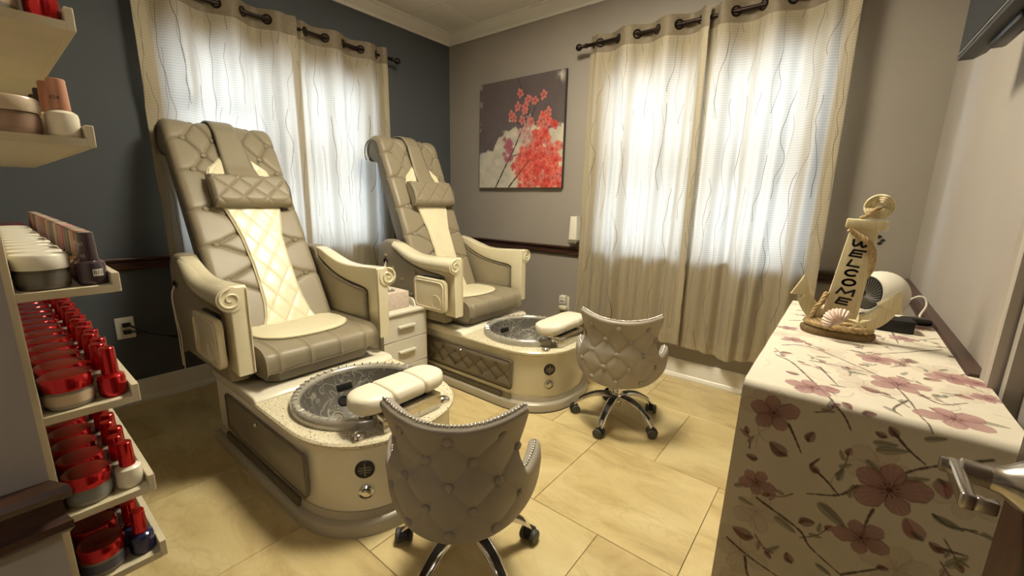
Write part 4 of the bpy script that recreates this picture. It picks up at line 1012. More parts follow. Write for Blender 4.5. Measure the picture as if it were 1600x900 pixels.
# ------------------------------------------------------------------ prints: flat artwork kept as colour values on a fine mesh
def smooth01(x): x = np.clip(x, 0, 1); return x*x*(3-2*x)
class Print:
    """flat colour values on a (nu, nv) grid: U varies along axis 0, V along axis 1"""
    def __init__(s, U, V, base):
        s.U, s.V = U, V; s.C = np.tile(np.array(lin(base)), (U.size, 1)).reshape(*U.shape, 3); s.sl = (slice(None), slice(None))
        s.us, s.vs = U[:, 0], V[0]
    def win(s, x0, x1, y0, y1):
        i = np.where((s.us >= x0) & (s.us <= x1))[0]; j = np.where((s.vs >= y0) & (s.vs <= y1))[0]
        if not len(i) or not len(j): return False
        s.sl = (slice(i[0], i[-1]+1), slice(j[0], j[-1]+1)); return True
    def full(s): s.sl = (slice(None), slice(None))
    def blend(s, mask, col):
        c = np.array(lin(col)) if isinstance(col, tuple) else col
        s.C[s.sl] = s.C[s.sl]*(1-mask[..., None])+c*mask[..., None]
    def flower(s, c, R, rot, petals=5, cols=((182, 138, 136), (146, 98, 102), (86, 46, 48)), alpha=0.85, sq=1.0, soft=0.0018, rim_a=0.75):
        if not s.win(c[0]-R*1.15, c[0]+R*1.15, c[1]-R*1.15, c[1]+R*1.15): return
        dx, dy = s.U[s.sl]-c[0], (s.V[s.sl]-c[1])/sq; r = np.hypot(dx, dy); th = np.arctan2(dy, dx)
        for k in range(petals):
            a = rot+2*PI*k/petals+0.12*math.sin(k*5.1+rot*7); sc_ = 1+0.13*math.sin(k*2.7+rot*3)
            u, v = (dx*math.cos(a)+dy*math.sin(a))/(R*sc_), (-dx*math.sin(a)+dy*math.cos(a))/(R*sc_)
            w = 0.36*np.sin(PI*np.clip(u, 0, 1)**1.35)**0.6*(1+0.05*np.sin(u*19+k)); f = np.where((u > 0.02) & (u < 0.99), np.abs(v)/np.maximum(w, 1e-3), 9.0)
            f = np.maximum(f, np.where(u > 0.8, 1-(0.985-u)/0.18+0.0, 0))
            m = smooth01((1-f)*R*0.4/soft)*alpha
            vein = np.abs(np.sin((v/np.maximum(u, 0.15))*14)); t = np.clip(u, 0, 1)
            col = np.array(lin(cols[0]))*t[..., None]+np.array(lin(cols[1]))*(1-t[..., None])
            col = col*(0.80+0.26*vein*np.clip(1.1-0.4*t, 0, 1))[..., None]
            s.blend(m, col); s.blend(np.exp(-((f-0.93)/0.085)**2)*alpha*rim_a*(f < 1.15), tuple(int(q*0.82) for q in cols[1]))
        s.blend(smooth01((R*0.11-r)/soft)*0.9, cols[2])
        s.blend(np.exp(-((r-R*0.2)/(R*0.09))**2)*(np.cos(th*11) > 0.2)*0.75, cols[2]); s.full()
    def leaf(s, c, L, rot, col=(108, 110, 92), alpha=0.8, w=0.3):
        if not s.win(c[0]-L*.6, c[0]+L*.6, c[1]-L*.6, c[1]+L*.6): return
        dx, dy = s.U[s.sl]-c[0], s.V[s.sl]-c[1]; a = dx*math.cos(rot)+dy*math.sin(rot); b = -dx*math.sin(rot)+dy*math.cos(rot)
        f = (a/(L*0.5))**2+(b/(L*0.5*w*np.clip(1.15-0.8*a/L, 0.3, 2)))**2
        m = smooth01((1-f)*3)*alpha; s.blend(m*(0.75+0.25*(b > 0)), col); dk = tuple(int(q*0.6) for q in col)
        s.blend(smooth01((1-f)*3)*np.exp(-(b/0.001)**2)*0.6, dk); s.blend(np.exp(-((f-0.9)/0.12)**2)*0.5, dk); s.full()
    def bud(s, c, R, rot, col=(138, 70, 74)):
        s.leaf(c, R*2.1, rot, col, 0.9, 0.62); s.leaf((c[0]-R*0.7*math.cos(rot), c[1]-R*0.7*math.sin(rot)), R*1.1, rot+0.5, (96, 84, 66), 0.8, 0.4)
    def line(s, pts, w0, w1, col=(74, 58, 48), alpha=0.9):
        P = spline(pts, 6); n = len(P)
        for i in range(n-1):
            w = (w0+(w1-w0)*i/(n-1))*(1+0.25*math.sin(i*2.3)); (xa, ya), (xb, yb) = P[i], P[i+1]; q = w+0.004
            if not s.win(min(xa, xb)-q, max(xa, xb)+q, min(ya, yb)-q, max(ya, yb)+q): continue
            d = seg_dist(s.U[s.sl], s.V[s.sl], [(P[i], P[i+1])]); s.blend(smooth01((w-d)/0.0018+0.5)*alpha, col)
        s.full()
    def apply(s, me, off=0):
        at = me.color_attributes.get('print') or me.color_attributes.new('print', 'FLOAT_COLOR', 'POINT')
        buf = np.ones((len(me.vertices), 4), np.float32); at.data.foreach_get('color', buf.ravel()); buf = buf.reshape(-1, 4)
        c = s.C.reshape(-1, 3); buf[off:off+len(c), :3] = c; buf[off:off+len(c), 3] = 1
        at.data.foreach_set('color', buf.ravel())

# ------------------------------------------------------------------ tablecloth (prints placed in unfolded cloth coordinates: u = x, v = distance from the front fold)
TX0, TX1, TY0, TY1, TZ = 2.958, W-0.006, -1.955, -0.985, 0.84
FRONT = dict(
    flowers=[((3.02, -.054), .047, .4), ((3.011, -.216), .036, 1.1), ((3.21, -.139), .062, .25), ((3.187, -.252), .045, .9), ((3.10, -.47), .05, .2), ((3.28, -.42), .05, 1.0), ((3.02, -.62), .05, .7), ((3.2, -.66), .05, .3)],
    buds=[((3.036, -.127), .021, 2.5), ((3.085, -.081), .014, 1.2), ((3.001, -.343), .022, 3.0), ((3.25, -.198), .024, 2.2), ((3.275, -.106), .02, -1.2), ((3.104, -.263), .016, .4), ((3.085, -.357), .014, 2.0), ((3.198, -.027), .012, 2.2), ((3.183, -.039), .01, 2.8), ((3.099, -.145), .012, 2.4), ((3.225, -.297), .01, .2), ((3.283, -.217), .013, 2.6), ((2.995, -.163), .012, 3.0)],
    leaves=[((3.202, -.063), .045, .3), ((3.183, -.106), .035, -.8), ((3.241, -.104), .035, .5), ((3.14, -.229), .06, -.6), ((3.07, -.286), .045, -.5), ((3.14, -.139), .03, 1.4), ((2.985, -.234), .03, .6), ((3.192, -.054), .035, .2), ((3.31, -.229), .04, 1.0), ((3.143, -.351), .03, -.4), ((2.998, -.267), .03, -.2), ((3.058, -.35), .03, .9), ((3.16, -.165), .03, 1.5), ((3.29, -.165), .04, -.2)],
    lines=[[(3.318, -.031), (3.249, -.076), (3.221, -.104), (3.21, -.139)], [(3.167, -.15), (3.143, -.182), (3.096, -.202)], [(3.195, -.186), (3.19, -.212), (3.187, -.252)], [(3.016, -.249), (3.092, -.285), (3.117, -.315), (3.172, -.347)], [(2.976, -.371), (3.019, -.39), (3.075, -.411)], [(3.013, -.394), (3.021, -.43), (3.032, -.444)], [(3.047, -.068), (3.06, -.091), (3.075, -.12)], [(3.198, -.027), (3.221, -.052), (3.246, -.071)], [(3.099, -.145), (3.121, -.161), (3.143, -.182)], [(3.27, -.158), (3.291, -.169), (3.322, -.16)], [(3.283, -.217), (3.32, -.21)], [(3.172, -.343), (3.225, -.297)], [(3.093, -.14), (3.105, -.12)], [(3.05, -.55), (3.12, -.5), (3.2, -.45), (3.3, -.43)], [(3.0, -.7), (3.1, -.66), (3.2, -.64)]])
TOPP = dict(
    flowers=[((3.073, .05), .05, .5), ((3.213, .192), .058, .2), ((3.276, .06), .055, .8), ((3.184, .355), .045, .4), ((3.309, .312), .05, 1.0), ((3.345, .31), .035, .3), ((2.984, .518), .03, .7), ((3.01, .394), .034, .1), ((3.345, .22), .03, 1.1), ((3.25, .62), .04, .2), ((3.1, .75), .04, .6), ((3.3, .8), .04, .9), ((3.2, .88), .035, .1)],
    buds=[((3.106, .069), .014, .2), ((3.274, .276), .018, .3), ((3.249, .399), .02, 1.7), ((3.009, .257), .015, .2), ((3.166, .121), .02, 2.6), ((3.31, .2), .016, -.3), ((3.033, .109), .015, 2.9), ((3.338, .505), .016, .1), ((3.131, .003), .012, -.9), ((3.163, -.003), .012, .2), ((3.03, .66), .02, 1.0), ((3.18, .7), .015, .4)],
    leaves=[((3.151, .383), .04, -.6), ((3.273, .169), .035, .8), ((3.115, .097), .03, .3), ((3.192, .032), .03, -.9), ((3.251, -.021), .03, .4), ((3.322, .076), .05, .05), ((3.229, .282), .03, 1.2), ((3.104, .049), .025, -.8), ((3.082, .278), .035, .5), ((3.147, .209), .035, .2), ((3.302, .369), .03, 1.0), ((3.264, .67), .04, -.4), ((3.0, .8), .04, .6), ((3.13, .85), .04, -.3)],
    lines=[[(2.99, .225), (3.026, .188), (3.068, .096), (3.107, .008), (3.13, -.024), (3.142, -.046)], [(2.993, .32), (3.045, .35), (3.13, .28), (3.194, .206), (3.221, .115), (3.232, .037), (3.246, -.012)], [(3.221, .106), (3.197, .044), (3.206, .014)], [(3.323, .566), (3.269, .503), (3.179, .393)], [(3.243, .151), (3.27, .123), (3.309, .165)], [(3.231, .679), (3.236, .554)], [(3.059, .231), (3.119, .232), (3.174, .233)], [(3.36, .404), (3.315, .334)], [(3.25, .09), (3.277, .054)], [(3.079, .198), (3.115, .097)], [(3.36, .669), (3.324, .687), (3.251, .585)], [(2.98, .62), (3.06, .7), (3.15, .78), (3.3, .85)], [(3.0, .9), (3.1, .83), (3.2, .8)]])
def cloth():
    r = 0.016
    # path from the back edge over the top and down the front
    path = [(TY1-0.004+0.0*k, 0.0) for k in ()]
    vs = np.concatenate([np.linspace(TY1-TY0, 0.02, 560), np.linspace(0.018, -0.018, 22), np.linspace(-0.02, -0.46, 300), np.linspace(-0.47, -(TZ-0.015), 34)])
    us = np.linspace(TX0, TX1, 300)
    U, Vv = np.meshgrid(us, vs, indexing='ij')
    Y = np.where(Vv > r, TY0+Vv, TY0); Z = np.where(Vv > -r, TZ, TZ+Vv)
    a = np.clip((r-Vv)/(2*r), 0, 1)*PI/2; m = (Vv <= r) & (Vv >= -r)
    Y = np.where(m, TY0+r-r*np.sin(a), Y); Z = np.where(m, TZ-r+r*np.cos(a), Z)
    drop = np.clip(-Vv/0.8, 0, 1)
    Y = Y-drop*(0.012+0.014*np.sin((U-TX0)*15+0.6)+0.006*np.sin((U-TX0)*34))
    X = U-drop*0.012*np.clip((TX0+0.1-U)/0.1, 0, 1)
    Z = Z+np.where(Vv > r, 0.0012*np.sin(U*23+Vv*11)*np.sin(Vv*17), 0)
    g = G().grid(X, Y, Z); n0 = len(g.v)
    # left and back drops
    hs = np.linspace(0, TZ-0.015, 40); yy = np.linspace(TY0+0.004, TY1, 80); A, H = np.meshgrid(yy, hs, indexing='ij')
    g.grid(TX0+0.0005+0.006*np.clip(H/0.02, 0, 1)+0.010*(1+np.sin(A*19))*H/0.8, A, TZ-H); n1 = len(g.v)
    xx = np.linspace(TX0, TX1, 40); A2, H2 = np.meshgrid(xx, hs, indexing='ij')
    g.grid(A2, TY1+0.002+0.008*np.sin(A2*17)*H2/0.8+0*A2, TZ-H2)
    me = g.mesh('tablecloth', attr_material('floral_cotton', 'print', 0.75, 0.25, 900.0), 60)
    P = Print(U, Vv, (222, 214, 197))
    rng = np.random.default_rng(3)
    # faint watercolour ghosts
    for k in range(26): P.flower((rng.uniform(2.97, 3.36), rng.uniform(-.8, .95)), rng.uniform(.03, .06), rng.uniform(0, 6), cols=((206, 190, 170), (196, 178, 160), (190, 170, 150)), alpha=0.35)
    for k in range(30):
        c = (rng.uniform(2.97, 3.36), rng.uniform(-.82, .95)); t = rng.uniform(0, 6)
        P.line([c, (c[0]+.03*math.cos(t), c[1]+.03*math.sin(t)), (c[0]+.06*math.cos(t+.4), c[1]+.06*math.sin(t+.4))], 0.001, 0.0006, (150, 140, 120), 0.5)
    for k in range(46):     # small sprigs between the big flowers
        c = (rng.uniform(2.97, 3.36), rng.uniform(-.5, .95)); t = rng.uniform(0, 6); L_ = rng.uniform(.03, .07); tip = (c[0]+L_*math.cos(t), c[1]+L_*math.sin(t))
        P.line([c, ((c[0]+tip[0])/2+.004, (c[1]+tip[1])/2-.004), tip], 0.0013, 0.0009, (96, 80, 66), 0.8)
        for q in range(3):
            f_ = 0.35+0.3*q; x, y = c[0]+L_*f_*math.cos(t), c[1]+L_*f_*math.sin(t); t2 = t+(0.7 if q % 2 else -0.7)
            (P.leaf((x+.009*math.cos(t2), y+.009*math.sin(t2)), .022, t2, [(126, 130, 112), (146, 138, 116), (170, 128, 124)][k % 3], .75, .34) if q < 2 else P.bud(tip, .008, t, (150, 92, 92)))
    for D in (FRONT, TOPP):
        for l in D['lines']: P.line(l, 0.0024, 0.0012, (84, 66, 56))
        for c, L, ro in D['leaves']: P.leaf(c, L, ro, [(128, 130, 112), (142, 136, 114), (112, 112, 98)][int(abs(c[0]*1000)) % 3])
        for c, R_, ro in D['buds']: P.bud(c, R_*0.82, ro, [(154, 96, 98), (126, 72, 72)][int(abs(c[1]*1000)) % 2])
        for c, R_, ro in D['flowers']: P.flower(c, R_*0.88, ro)
    P.apply(me)
    Q = Print(A, -H, (226, 217, 196))
    for k in range(14): Q.flower((rng.uniform(-1.9, -1.0), rng.uniform(-.75, -.05)), rng.uniform(.035, .055), rng.uniform(0, 6), soft=.006)
    Q.apply(me, n0)
    Q = Print(A2, -H2, (226, 217, 196))
    for k in range(6): Q.flower((rng.uniform(3.0, 3.35), rng.uniform(-.75, -.05)), .05, rng.uniform(0, 6), soft=.006)
    Q.apply(me, n1)
    return thing('tablecloth', 'floral cloth draped over the table along the right wall', 'tablecloth', mesh=me)
cloth()

# ------------------------------------------------------------------ canvas picture
def picture():
    x0, x1, z0, z1 = 0.418, 1.288, 1.302, 2.165
    t = thing('canvas_picture', 'square canvas picture of red blossom branches hung on the taupe wall', 'picture')
    part('canvas', G().box(x0, x1, -0.036, -0.004, z0, z1, 0.003), 'canvas_edge', t)
    U, Vv = np.meshgrid(np.linspace(x0+0.001, x1-0.001, 250), np.linspace(z0+0.001, z1-0.001, 250), indexing='ij')
    g = G().grid(U, np.full_like(U, -0.0368), Vv); me = g.mesh('painting', attr_material('painted_canvas', 'print', 0.6, 0.3, 600.0), 0)
    P = Print(U, Vv, (92, 82, 84)); rng = np.random.default_rng(11)
    def fbm(sc, seed):
        r = np.random.default_rng(seed); o = np.zeros_like(U)
        for k in range(5):
            n = int(sc*2**k)+2; gr = r.random((n+2, n+2)); a = (U-x0)/(x1-x0)*n; b = (Vv-z0)/(z1-z0)*n
            i, j = np.clip(a.astype(int), 0, n), np.clip(b.astype(int), 0, n); fa, fb = smooth01(a-i), smooth01(b-j)
            o += 0.5**k*(gr[i, j]*(1-fa)*(1-fb)+gr[i+1, j]*fa*(1-fb)+gr[i, j+1]*(1-fa)*fb+gr[i+1, j+1]*fa*fb)
        return o/1.94
    n1, n2 = fbm(4, 1), fbm(14, 2)
    P.blend(smooth01((n1-0.4)*3)*0.35, (74, 66, 70)); P.blend(smooth01((Vv-1.75)/0.4)*0.25, (86, 74, 68))
    ed = np.interp(U.ravel(), [.42, .57, .63, .70, .80, .97, 1.09, 1.2, 1.30], [1.59, 1.62, 1.74, 1.81, 1.80, 1.80, 1.77, 1.79, 1.80]).reshape(U.shape)
    m = smooth01((ed-Vv+(n2-0.5)*0.16+(n1-.5)*.1)/0.02)
    cr = np.array(lin((196, 190, 176)))*(0.62+0.5*n2[..., None]); P.blend(m*0.95, cr)
    P.blend(m*smooth01((n1-0.45)*4)*0.5, (214, 204, 180)); P.blend(m*smooth01((0.62-U)/0.2)*smooth01((n2-.35)*4)*0.55, (170, 172, 172))
    fr = smooth01((0.03-(U-x0)+(n2-.5)*.08)/.02)*smooth01((n2-.5)*8); P.blend(fr*.5, (170, 165, 155))
    P.blend(np.exp(-(((U-1.25)/.03)**2+((Vv-2.12)/.04)**2))*smooth01((n2-.4)*8)*.8, (205, 198, 186))
    br = [[(.612, 1.304), (.715, 1.473), (.797, 1.597), (.875, 1.74), (.95, 1.889), (.94, 1.949), (.873, 2.086), (.831, 2.162)], [(.757, 1.304), (.869, 1.418), (.978, 1.527), (1.05, 1.62)], [(1.042, 1.303), (1.004, 1.464), (.98, 1.684), (.969, 1.781)], [(.982, 1.85), (1.024, 1.939), (1.066, 2.014)], [(1.157, 1.303), (1.223, 1.458), (1.21, 1.576)], [(.798, 1.559), (.864, 1.575)], [(.946, 1.303), (.984, 1.366), (1.031, 1.39)], [(1.2, 1.304), (1.18, 1.42)], [(.86, 1.42), (.85, 1.5)], [(.9, 1.79), (.82, 1.83)]]
    for i, l in enumerate(br): P.line(l, 0.0065 if i < 2 else 0.0045, 0.003, (58, 42, 40), 0.95)
    pink = ((214, 130, 120), (176, 84, 80), (96, 40, 40)); pale = ((200, 160, 150), (170, 120, 116), (110, 60, 60)); red = ((216, 84, 72), (178, 50, 46), (110, 24, 26)); coral = ((228, 122, 104), (200, 78, 66), (130, 36, 34)); mauve = ((176, 104, 116), (146, 76, 92), (90, 40, 56))
    for k in range(24): P.flower((rng.normal(.755, .026), rng.normal(1.62, .05)), .026, rng.uniform(0, 6), cols=mauve, alpha=.85)
    for k in range(22): P.flower((rng.normal(.93, .05), rng.normal(1.74, .05)), .032, rng.uniform(0, 6), cols=pale, alpha=.6)
    cl = [(1.12, 1.80, .04, .03, 8), (1.09, 1.68, .05, .05, 22), (1.02, 1.55, .06, .05, 26), (.95, 1.45, .06, .06, 26), (1.14, 1.55, .05, .05, 24), (1.22, 1.50, .035, .06, 22), (1.08, 1.40, .07, .05, 28), (1.2, 1.38, .05, .05, 28), (.90, 1.55, .03, .03, 8), (.98, 1.33, .03, .02, 8)]
    for (x, z, sx, sz, n) in cl:
        for k in range(n):
            c = (np.clip(rng.normal(x, sx), .7, 1.28), max(1.31, rng.normal(z, sz))); P.flower(c, rng.uniform(.026, .042), rng.uniform(0, 6), cols=[red, coral, pink, red, coral][k % 5], alpha=.92)
    for (c) in ((.863, 2.042), (.943, 1.989), (1.011, 1.973), (1.092, 2.005), (.84, 1.945), (.911, 1.911), (1.143, 1.875), (.773, 1.885), (.888, 1.835), (.98, 1.815), (1.12, 1.785), (1.075, 1.815), (.80, 1.86), (.92, 1.94)):
        P.flower(c, .036, rng.uniform(0, 6), cols=pink, alpha=.95, sq=1.05)
    for l in (br[0][:4], br[1][:3]): P.line(l, 0.006, 0.0035, (58, 42, 40), 0.8)
    P.apply(me)
    link('painting', me, t)
MAT['canvas_edge'] = simple('canvas_edge_dark', (58, 50, 50), 0.7, noise=0.15, scale=20)
picture()

# ------------------------------------------------------------------ anchor on the table
def anchor():
    A = thing('anchor_ornament', 'pale wooden WELCOME anchor with rope standing on the floral table', 'anchor', (3.10, -1.43, TZ))
    lean = 0.085
    def L(x, z): return (x+lean*z*1.0, z)                     # local plane x-z, y is depth
    sh = [L(-0.046, 0.03), L(0.036, 0.03), L(0.024, 0.305), L(-0.036, 0.305)]
    part('shank', G().prism(sh, 'y', -0.014, 0.014, 0.003), 'pale_wood', A)
    cbm = G().box(-0.047, 0.042, -0.019, 0.019, -0.0125, 0.0125, 0.004); cx, cz = L(0.0, 0.315)
    part('crossbar', cbm.xf(Matrix.Translation((cx-0.002, 0, cz)) @ Matrix.Rotation(0.05, 4, 'Y')), 'pale_wood', A)
    # arms: crescent
    arc = []
    for k in range(25):
        a = math.radians(200+144*k/24); arc.append(a)
    out = [(0.008+0.115*math.cos(a), 0.128+0.118*math.sin(a)) for a in arc]; inn = [(0.008+0.090*math.cos(a), 0.147+0.086*math.sin(a)) for a in arc[::-1]]
    part('arm_crescent', fix(G().prism(out+inn, 'y', -0.012, 0.012, 0.003)), 'pale_wood', A)
    for sg, (fx, fz), ro in ((-1, (-0.098, 0.128), -0.15), (1, (0.108, 0.116), 0.5)):
        tri = [(-0.024, -0.022), (0.030, -0.018), (0.004, 0.040)] if sg < 0 else [(-0.034, -0.010), (0.020, -0.030), (0.010, 0.034)]
        part('fluke', G().prism([(fx+x, fz+z) for x, z in tri], 'y', -0.018, 0.018, 0.004), 'pale_wood', A)
    # driftwood foot
    pts = [(0.086*math.cos(2*PI*k/28)*(1+0.08*math.sin(3*2*PI*k/28)), 0.053*math.sin(2*PI*k/28)*(1+0.1*math.cos(2*2*PI*k/28))) for k in range(28)]
    part('driftwood_foot', fix(skin([([(x*0.96, y*0.96) for x, y in pts], 0.0), (pts, 0.008), ([(x*0.98, y*0.98) for x, y in pts], 0.018), ([(x*0.8, y*0.8) for x, y in pts], 0.026)])), 'driftwood', A, smooth=50)
    def rope(name, pts, r, parent, turns=30.0):
        P = [Vector(p) for p in spline(pts, 10)]; g = G(); n = len(P)
        ref = Vector((0, 1, 0.2)).normalized(); cum = [0]
        for i in range(1, n): cum.append(cum[-1]+(P[i]-P[i-1]).length)
        fine = []
        m = max(int(cum[-1]/(r*0.55)), 12)
        for k in range(m+1):
            q = cum[-1]*k/m; i = max(0, min(n-2, int(np.searchsorted(cum, q))-1)); t = (q-cum[i])/max(cum[i+1]-cum[i], 1e-9); fine.append((P[i].lerp(P[i+1], t), q))
        for st in range(3):
            pl = []
            for k, (p, q) in enumerate(fine):
                tn = (fine[min(k+1, m)][0]-fine[max(k-1, 0)][0]).normalized(); u = (ref-tn*ref.dot(tn)).normalized(); w = tn.cross(u)
                a = q/(r*5.2)*2*PI+st*2*PI/3; pl.append(p+(u*math.cos(a)+w*math.sin(a))*r*0.52)
            g.tube(pl, r*0.56, 6)
        return part(name, g, 'rope', parent, smooth=60)
    coil = [(0.073*math.cos(a), 0.044*math.sin(a), 0.029+0.004*math.sin(a*0.5)) for a in np.linspace(0.3, 0.3+2*PI*1.05, 18)]
    rope('rope_coil', coil, 0.0092, A)
    rope('rope_coil', [(0.060*math.cos(a)-0.004, 0.036*math.sin(a), 0.041) for a in np.linspace(-0.4, -0.4+2*PI*0.95, 16)], 0.0085, A)
    rope('rope', [(-0.064, -0.02, 0.036), (-0.056, -0.022, 0.07), (-0.044, -0.022, 0.095), (-0.036, -0.012, 0.122)], 0.0072, A)
    rope('rope', [(-0.012, -0.021, 0.302), (0.006, -0.022, 0.288), (0.03, -0.022, 0.272), (0.045, -0.02, 0.245), (0.049, -0.018, 0.215), (0.046, -0.008, 0.19), (0.036, 0.016, 0.165)], 0.0070, A)
    # rope ring on top
    cxr, czr = L(0.010, 0.362)
    rg = G()
    for r_ in (0.012, 0.0175, 0.023, 0.0285):
        rg.tube([(cxr+r_*math.cos(2*PI*k/28), 0.004*math.sin(k), czr+r_*math.sin(2*PI*k/28)) for k in range(28)], 0.0042, 8, closed=True)
    part('rope_ring', rg, 'pale_wood', A, smooth=60)
    rope('ring_tie', [(cxr-0.034, -0.006, czr-0.03), (cxr-0.022, -0.014, czr-0.024), (cxr-0.008, -0.014, czr-0.008), (cxr+0.004, -0.012, czr-0.002)], 0.005, A)
    # scallop shell and starfish
    th = np.linspace(math.radians(8), math.radians(172), 45); rr = np.linspace(0.02, 1, 10); TH, RR_ = np.meshgrid(th, rr, indexing='ij')
    rib = 1+0.05*np.cos((TH-PI/2)*26); X = RR_*0.030*rib*np.cos(TH); Z = RR_*0.031*rib*np.sin(TH); Y = -0.014*np.sin(PI*np.clip(RR_, 0, 1))**0.8*(1+0.18*np.cos((TH-PI/2)*26))-0.002
    sc_ = G().grid(X, Y, Z); sc_.box(-0.008, 0.008, -0.005, 0.0, -0.004, 0.004, 0.001)
    sso = part('scallop_shell', sc_.xf(Matrix.Translation((0.002, -0.056, 0.052)) @ Matrix.Rotation(-0.75, 4, 'Y') @ Matrix.Scale(1.2, 4)), 'shell', A, smooth=60)
    md = sso.modifiers.new('thickness', 'SOLIDIFY'); md.thickness = 0.0015
    sf = G(); V = [(0, -0.008, 0)]
    for k in range(10):
        r_ = 0.026 if k % 2 == 0 else 0.009; a = PI/2+2*PI*k/10+0.1; V.append((r_*math.cos(a), -0.001, r_*math.sin(a)))
    V.append((0, 0.002, 0)); F = [(0, 1+k, 1+(k+1) % 10) for k in range(10)]+[(11, 1+(k+1) % 10, 1+k) for k in range(10)]
    part('starfish', fix(sf.add(V, F).xf(Matrix.Translation((0.042, -0.050, 0.058)))), 'pale_wood', A, smooth=0)
    # lettering down the shank
    oval = [(0.5+0.5*math.cos(2*PI*k/20), 0.5+0.5*math.sin(2*PI*k/20)) for k in range(21)]
    STROKES = {'W': [[(0, 1), (0.12, 0.25), (0.25, 0.02), (0.38, 0.2), (0.5, 0.75), (0.62, 0.2), (0.75, 0.02), (0.88, 0.25), (1, 1)]], 'E': [[(1, 1), (0.05, 1), (0, 0), (0.95, 0)], [(0.02, 0.5), (0.85, 0.5)]], 'L': [[(0.1, 1), (0.05, 0), (1, 0)]],
               'C': [[(0.5+0.5*math.cos(a), 0.5+0.5*math.sin(a)) for a in np.linspace(0.7, 2*PI-0.7, 18)]], 'O': [oval], 'M': [[(0, 0), (0.1, 1), (0.5, 0.25), (0.9, 1), (1, 0)]]}
    for i, ch in enumerate('WELCOME'):
        z = 0.264-0.0268*i; x, _ = L(-0.006, z); w, h = (0.036, 0.0165) if ch in 'WM' else (0.026, 0.0165); lg = G()
        for st_ in STROKES[ch]:
            for (u0, v0), (u1, v1) in zip(st_[:-1], st_[1:]):
                ax_, az_, bx_, bz_ = (u0-0.5)*w+(v0-0.5)*0.004, (v0-0.5)*h, (u1-0.5)*w+(v1-0.5)*0.004, (v1-0.5)*h
                ln = math.hypot(bx_-ax_, bz_-az_); M = Matrix.Translation(((ax_+bx_)/2, 0, (az_+bz_)/2)) @ Matrix.Rotation(-math.atan2(bz_-az_, bx_-ax_), 4, 'Y')
                q = G().box(-ln/2-0.002, ln/2+0.002, -0.0006, 0.0, -0.0028, 0.0028).xf(M); lg.add(q.v, q.f)
        part('lettering', lg.xf(Matrix.Translation((x, -0.0141, z)) @ Matrix.Rotation(0.10, 4, 'Y')), 'ink', A, smooth=0)
    for k, (x, z, ro) in enumerate(((0.052, 0.285, 0.3), (0.060, 0.276, -0.5), (0.055, 0.268, 1.0))):
        part('charm_leaf', G().prism([(x-0.007, z), (x, z+0.005), (x+0.007, z), (x, z-0.006)], 'y', -0.012, -0.010), 'leaf_dark', A, smooth=0)
MAT['leaf_dark'] = simple('dark_leaf_charm', (60, 66, 64), 0.6)
anchor()

# ------------------------------------------------------------------ desk fan behind the anchor and the dark box beside it
def fan():
    F_ = thing('desk_fan', 'white ball-shaped desk fan with black grille behind the anchor', 'fan', (3.195, -1.14, TZ))
    R_ = 0.074; cz = 0.088; d = Vector((-0.72, -0.68, 0.08)).normalized(); q = d.to_track_quat('Z', 'Y').to_matrix().to_4x4(); M = Matrix.Translation((0, 0, cz)) @ q
    pr = [(0.0005, -R_)]+[(R_*math.sin(a), -R_*math.cos(a)) for a in np.linspace(0.15, PI-0.86, 22)]+[(0.052, 0.046), (0.050, 0.036)]
    part('housing', G().lathe(pr, 40).xf(M), 'white_plastic', F_, smooth=50)
    gr = part('grille', fix(G().lathe([(0.0005, 0.034), (0.051, 0.034), (0.053, 0.044), (0.0515, 0.049), (0.0005, 0.036)], 40)).xf(M), 'black_cloth', F_, smooth=30)
    for k in range(30):
        a = 2*PI*k/30; pts = []
        for t in np.linspace(0.1, 1, 8):
            b = a+0.9*t; r_ = 0.052*t; pts.append(M @ Vector((r_*math.cos(b), r_*math.sin(b), 0.046+0.016*(1-t*t))))
        link('grille_rib', G().tube(pts, 0.0007, 4).mesh('grille_rib', 'panel_grey'), gr)
    part('grille_boss', G().lathe([(0.011, 0.058), (0.012, 0.063), (0.0005, 0.066)], 18).xf(M), 'black', gr)
    part('foot', G().lathe([(0.055, 0.0), (0.057, 0.006), (0.03, 0.016), (0.02, 0.022), (0.0005, 0.022)], 30), 'white_plastic', F_, smooth=40)
    for i in range(5):
        pass
fan()
bx = thing('dark_box', 'low black box lying on the cloth in front of the white fan', 'box', (3.215, -1.245, TZ), 0.12)
part('lid', G().box(-0.062, 0.062, -0.032, 0.032, 0.028, 0.037, 0.003), 'black_cloth', bx); part('base', G().box(-0.06, 0.06, -0.03, 0.03, 0.0, 0.0285, 0.003), 'black_cloth', bx)
sb = thing('black_adapter', 'small black rounded adapter on the cloth right of the fan', 'adapter', (3.295, -1.10, TZ), 0.3)
part('case', G().box(-0.036, 0.036, -0.022, 0.022, 0.0, 0.020, 0.008, 3), 'black', sb)
part('lead', G().tube(spline([(0.02, 0.02, 0.012), (0.03, 0.05, 0.02), (0.045, 0.06, 0.05), (0.04, 0.07, 0.075), (0.015, 0.075, 0.07), (-0.02, 0.07, 0.03), (-0.05, 0.06, 0.008)], 8), 0.003, 8), 'white_plastic', sb)

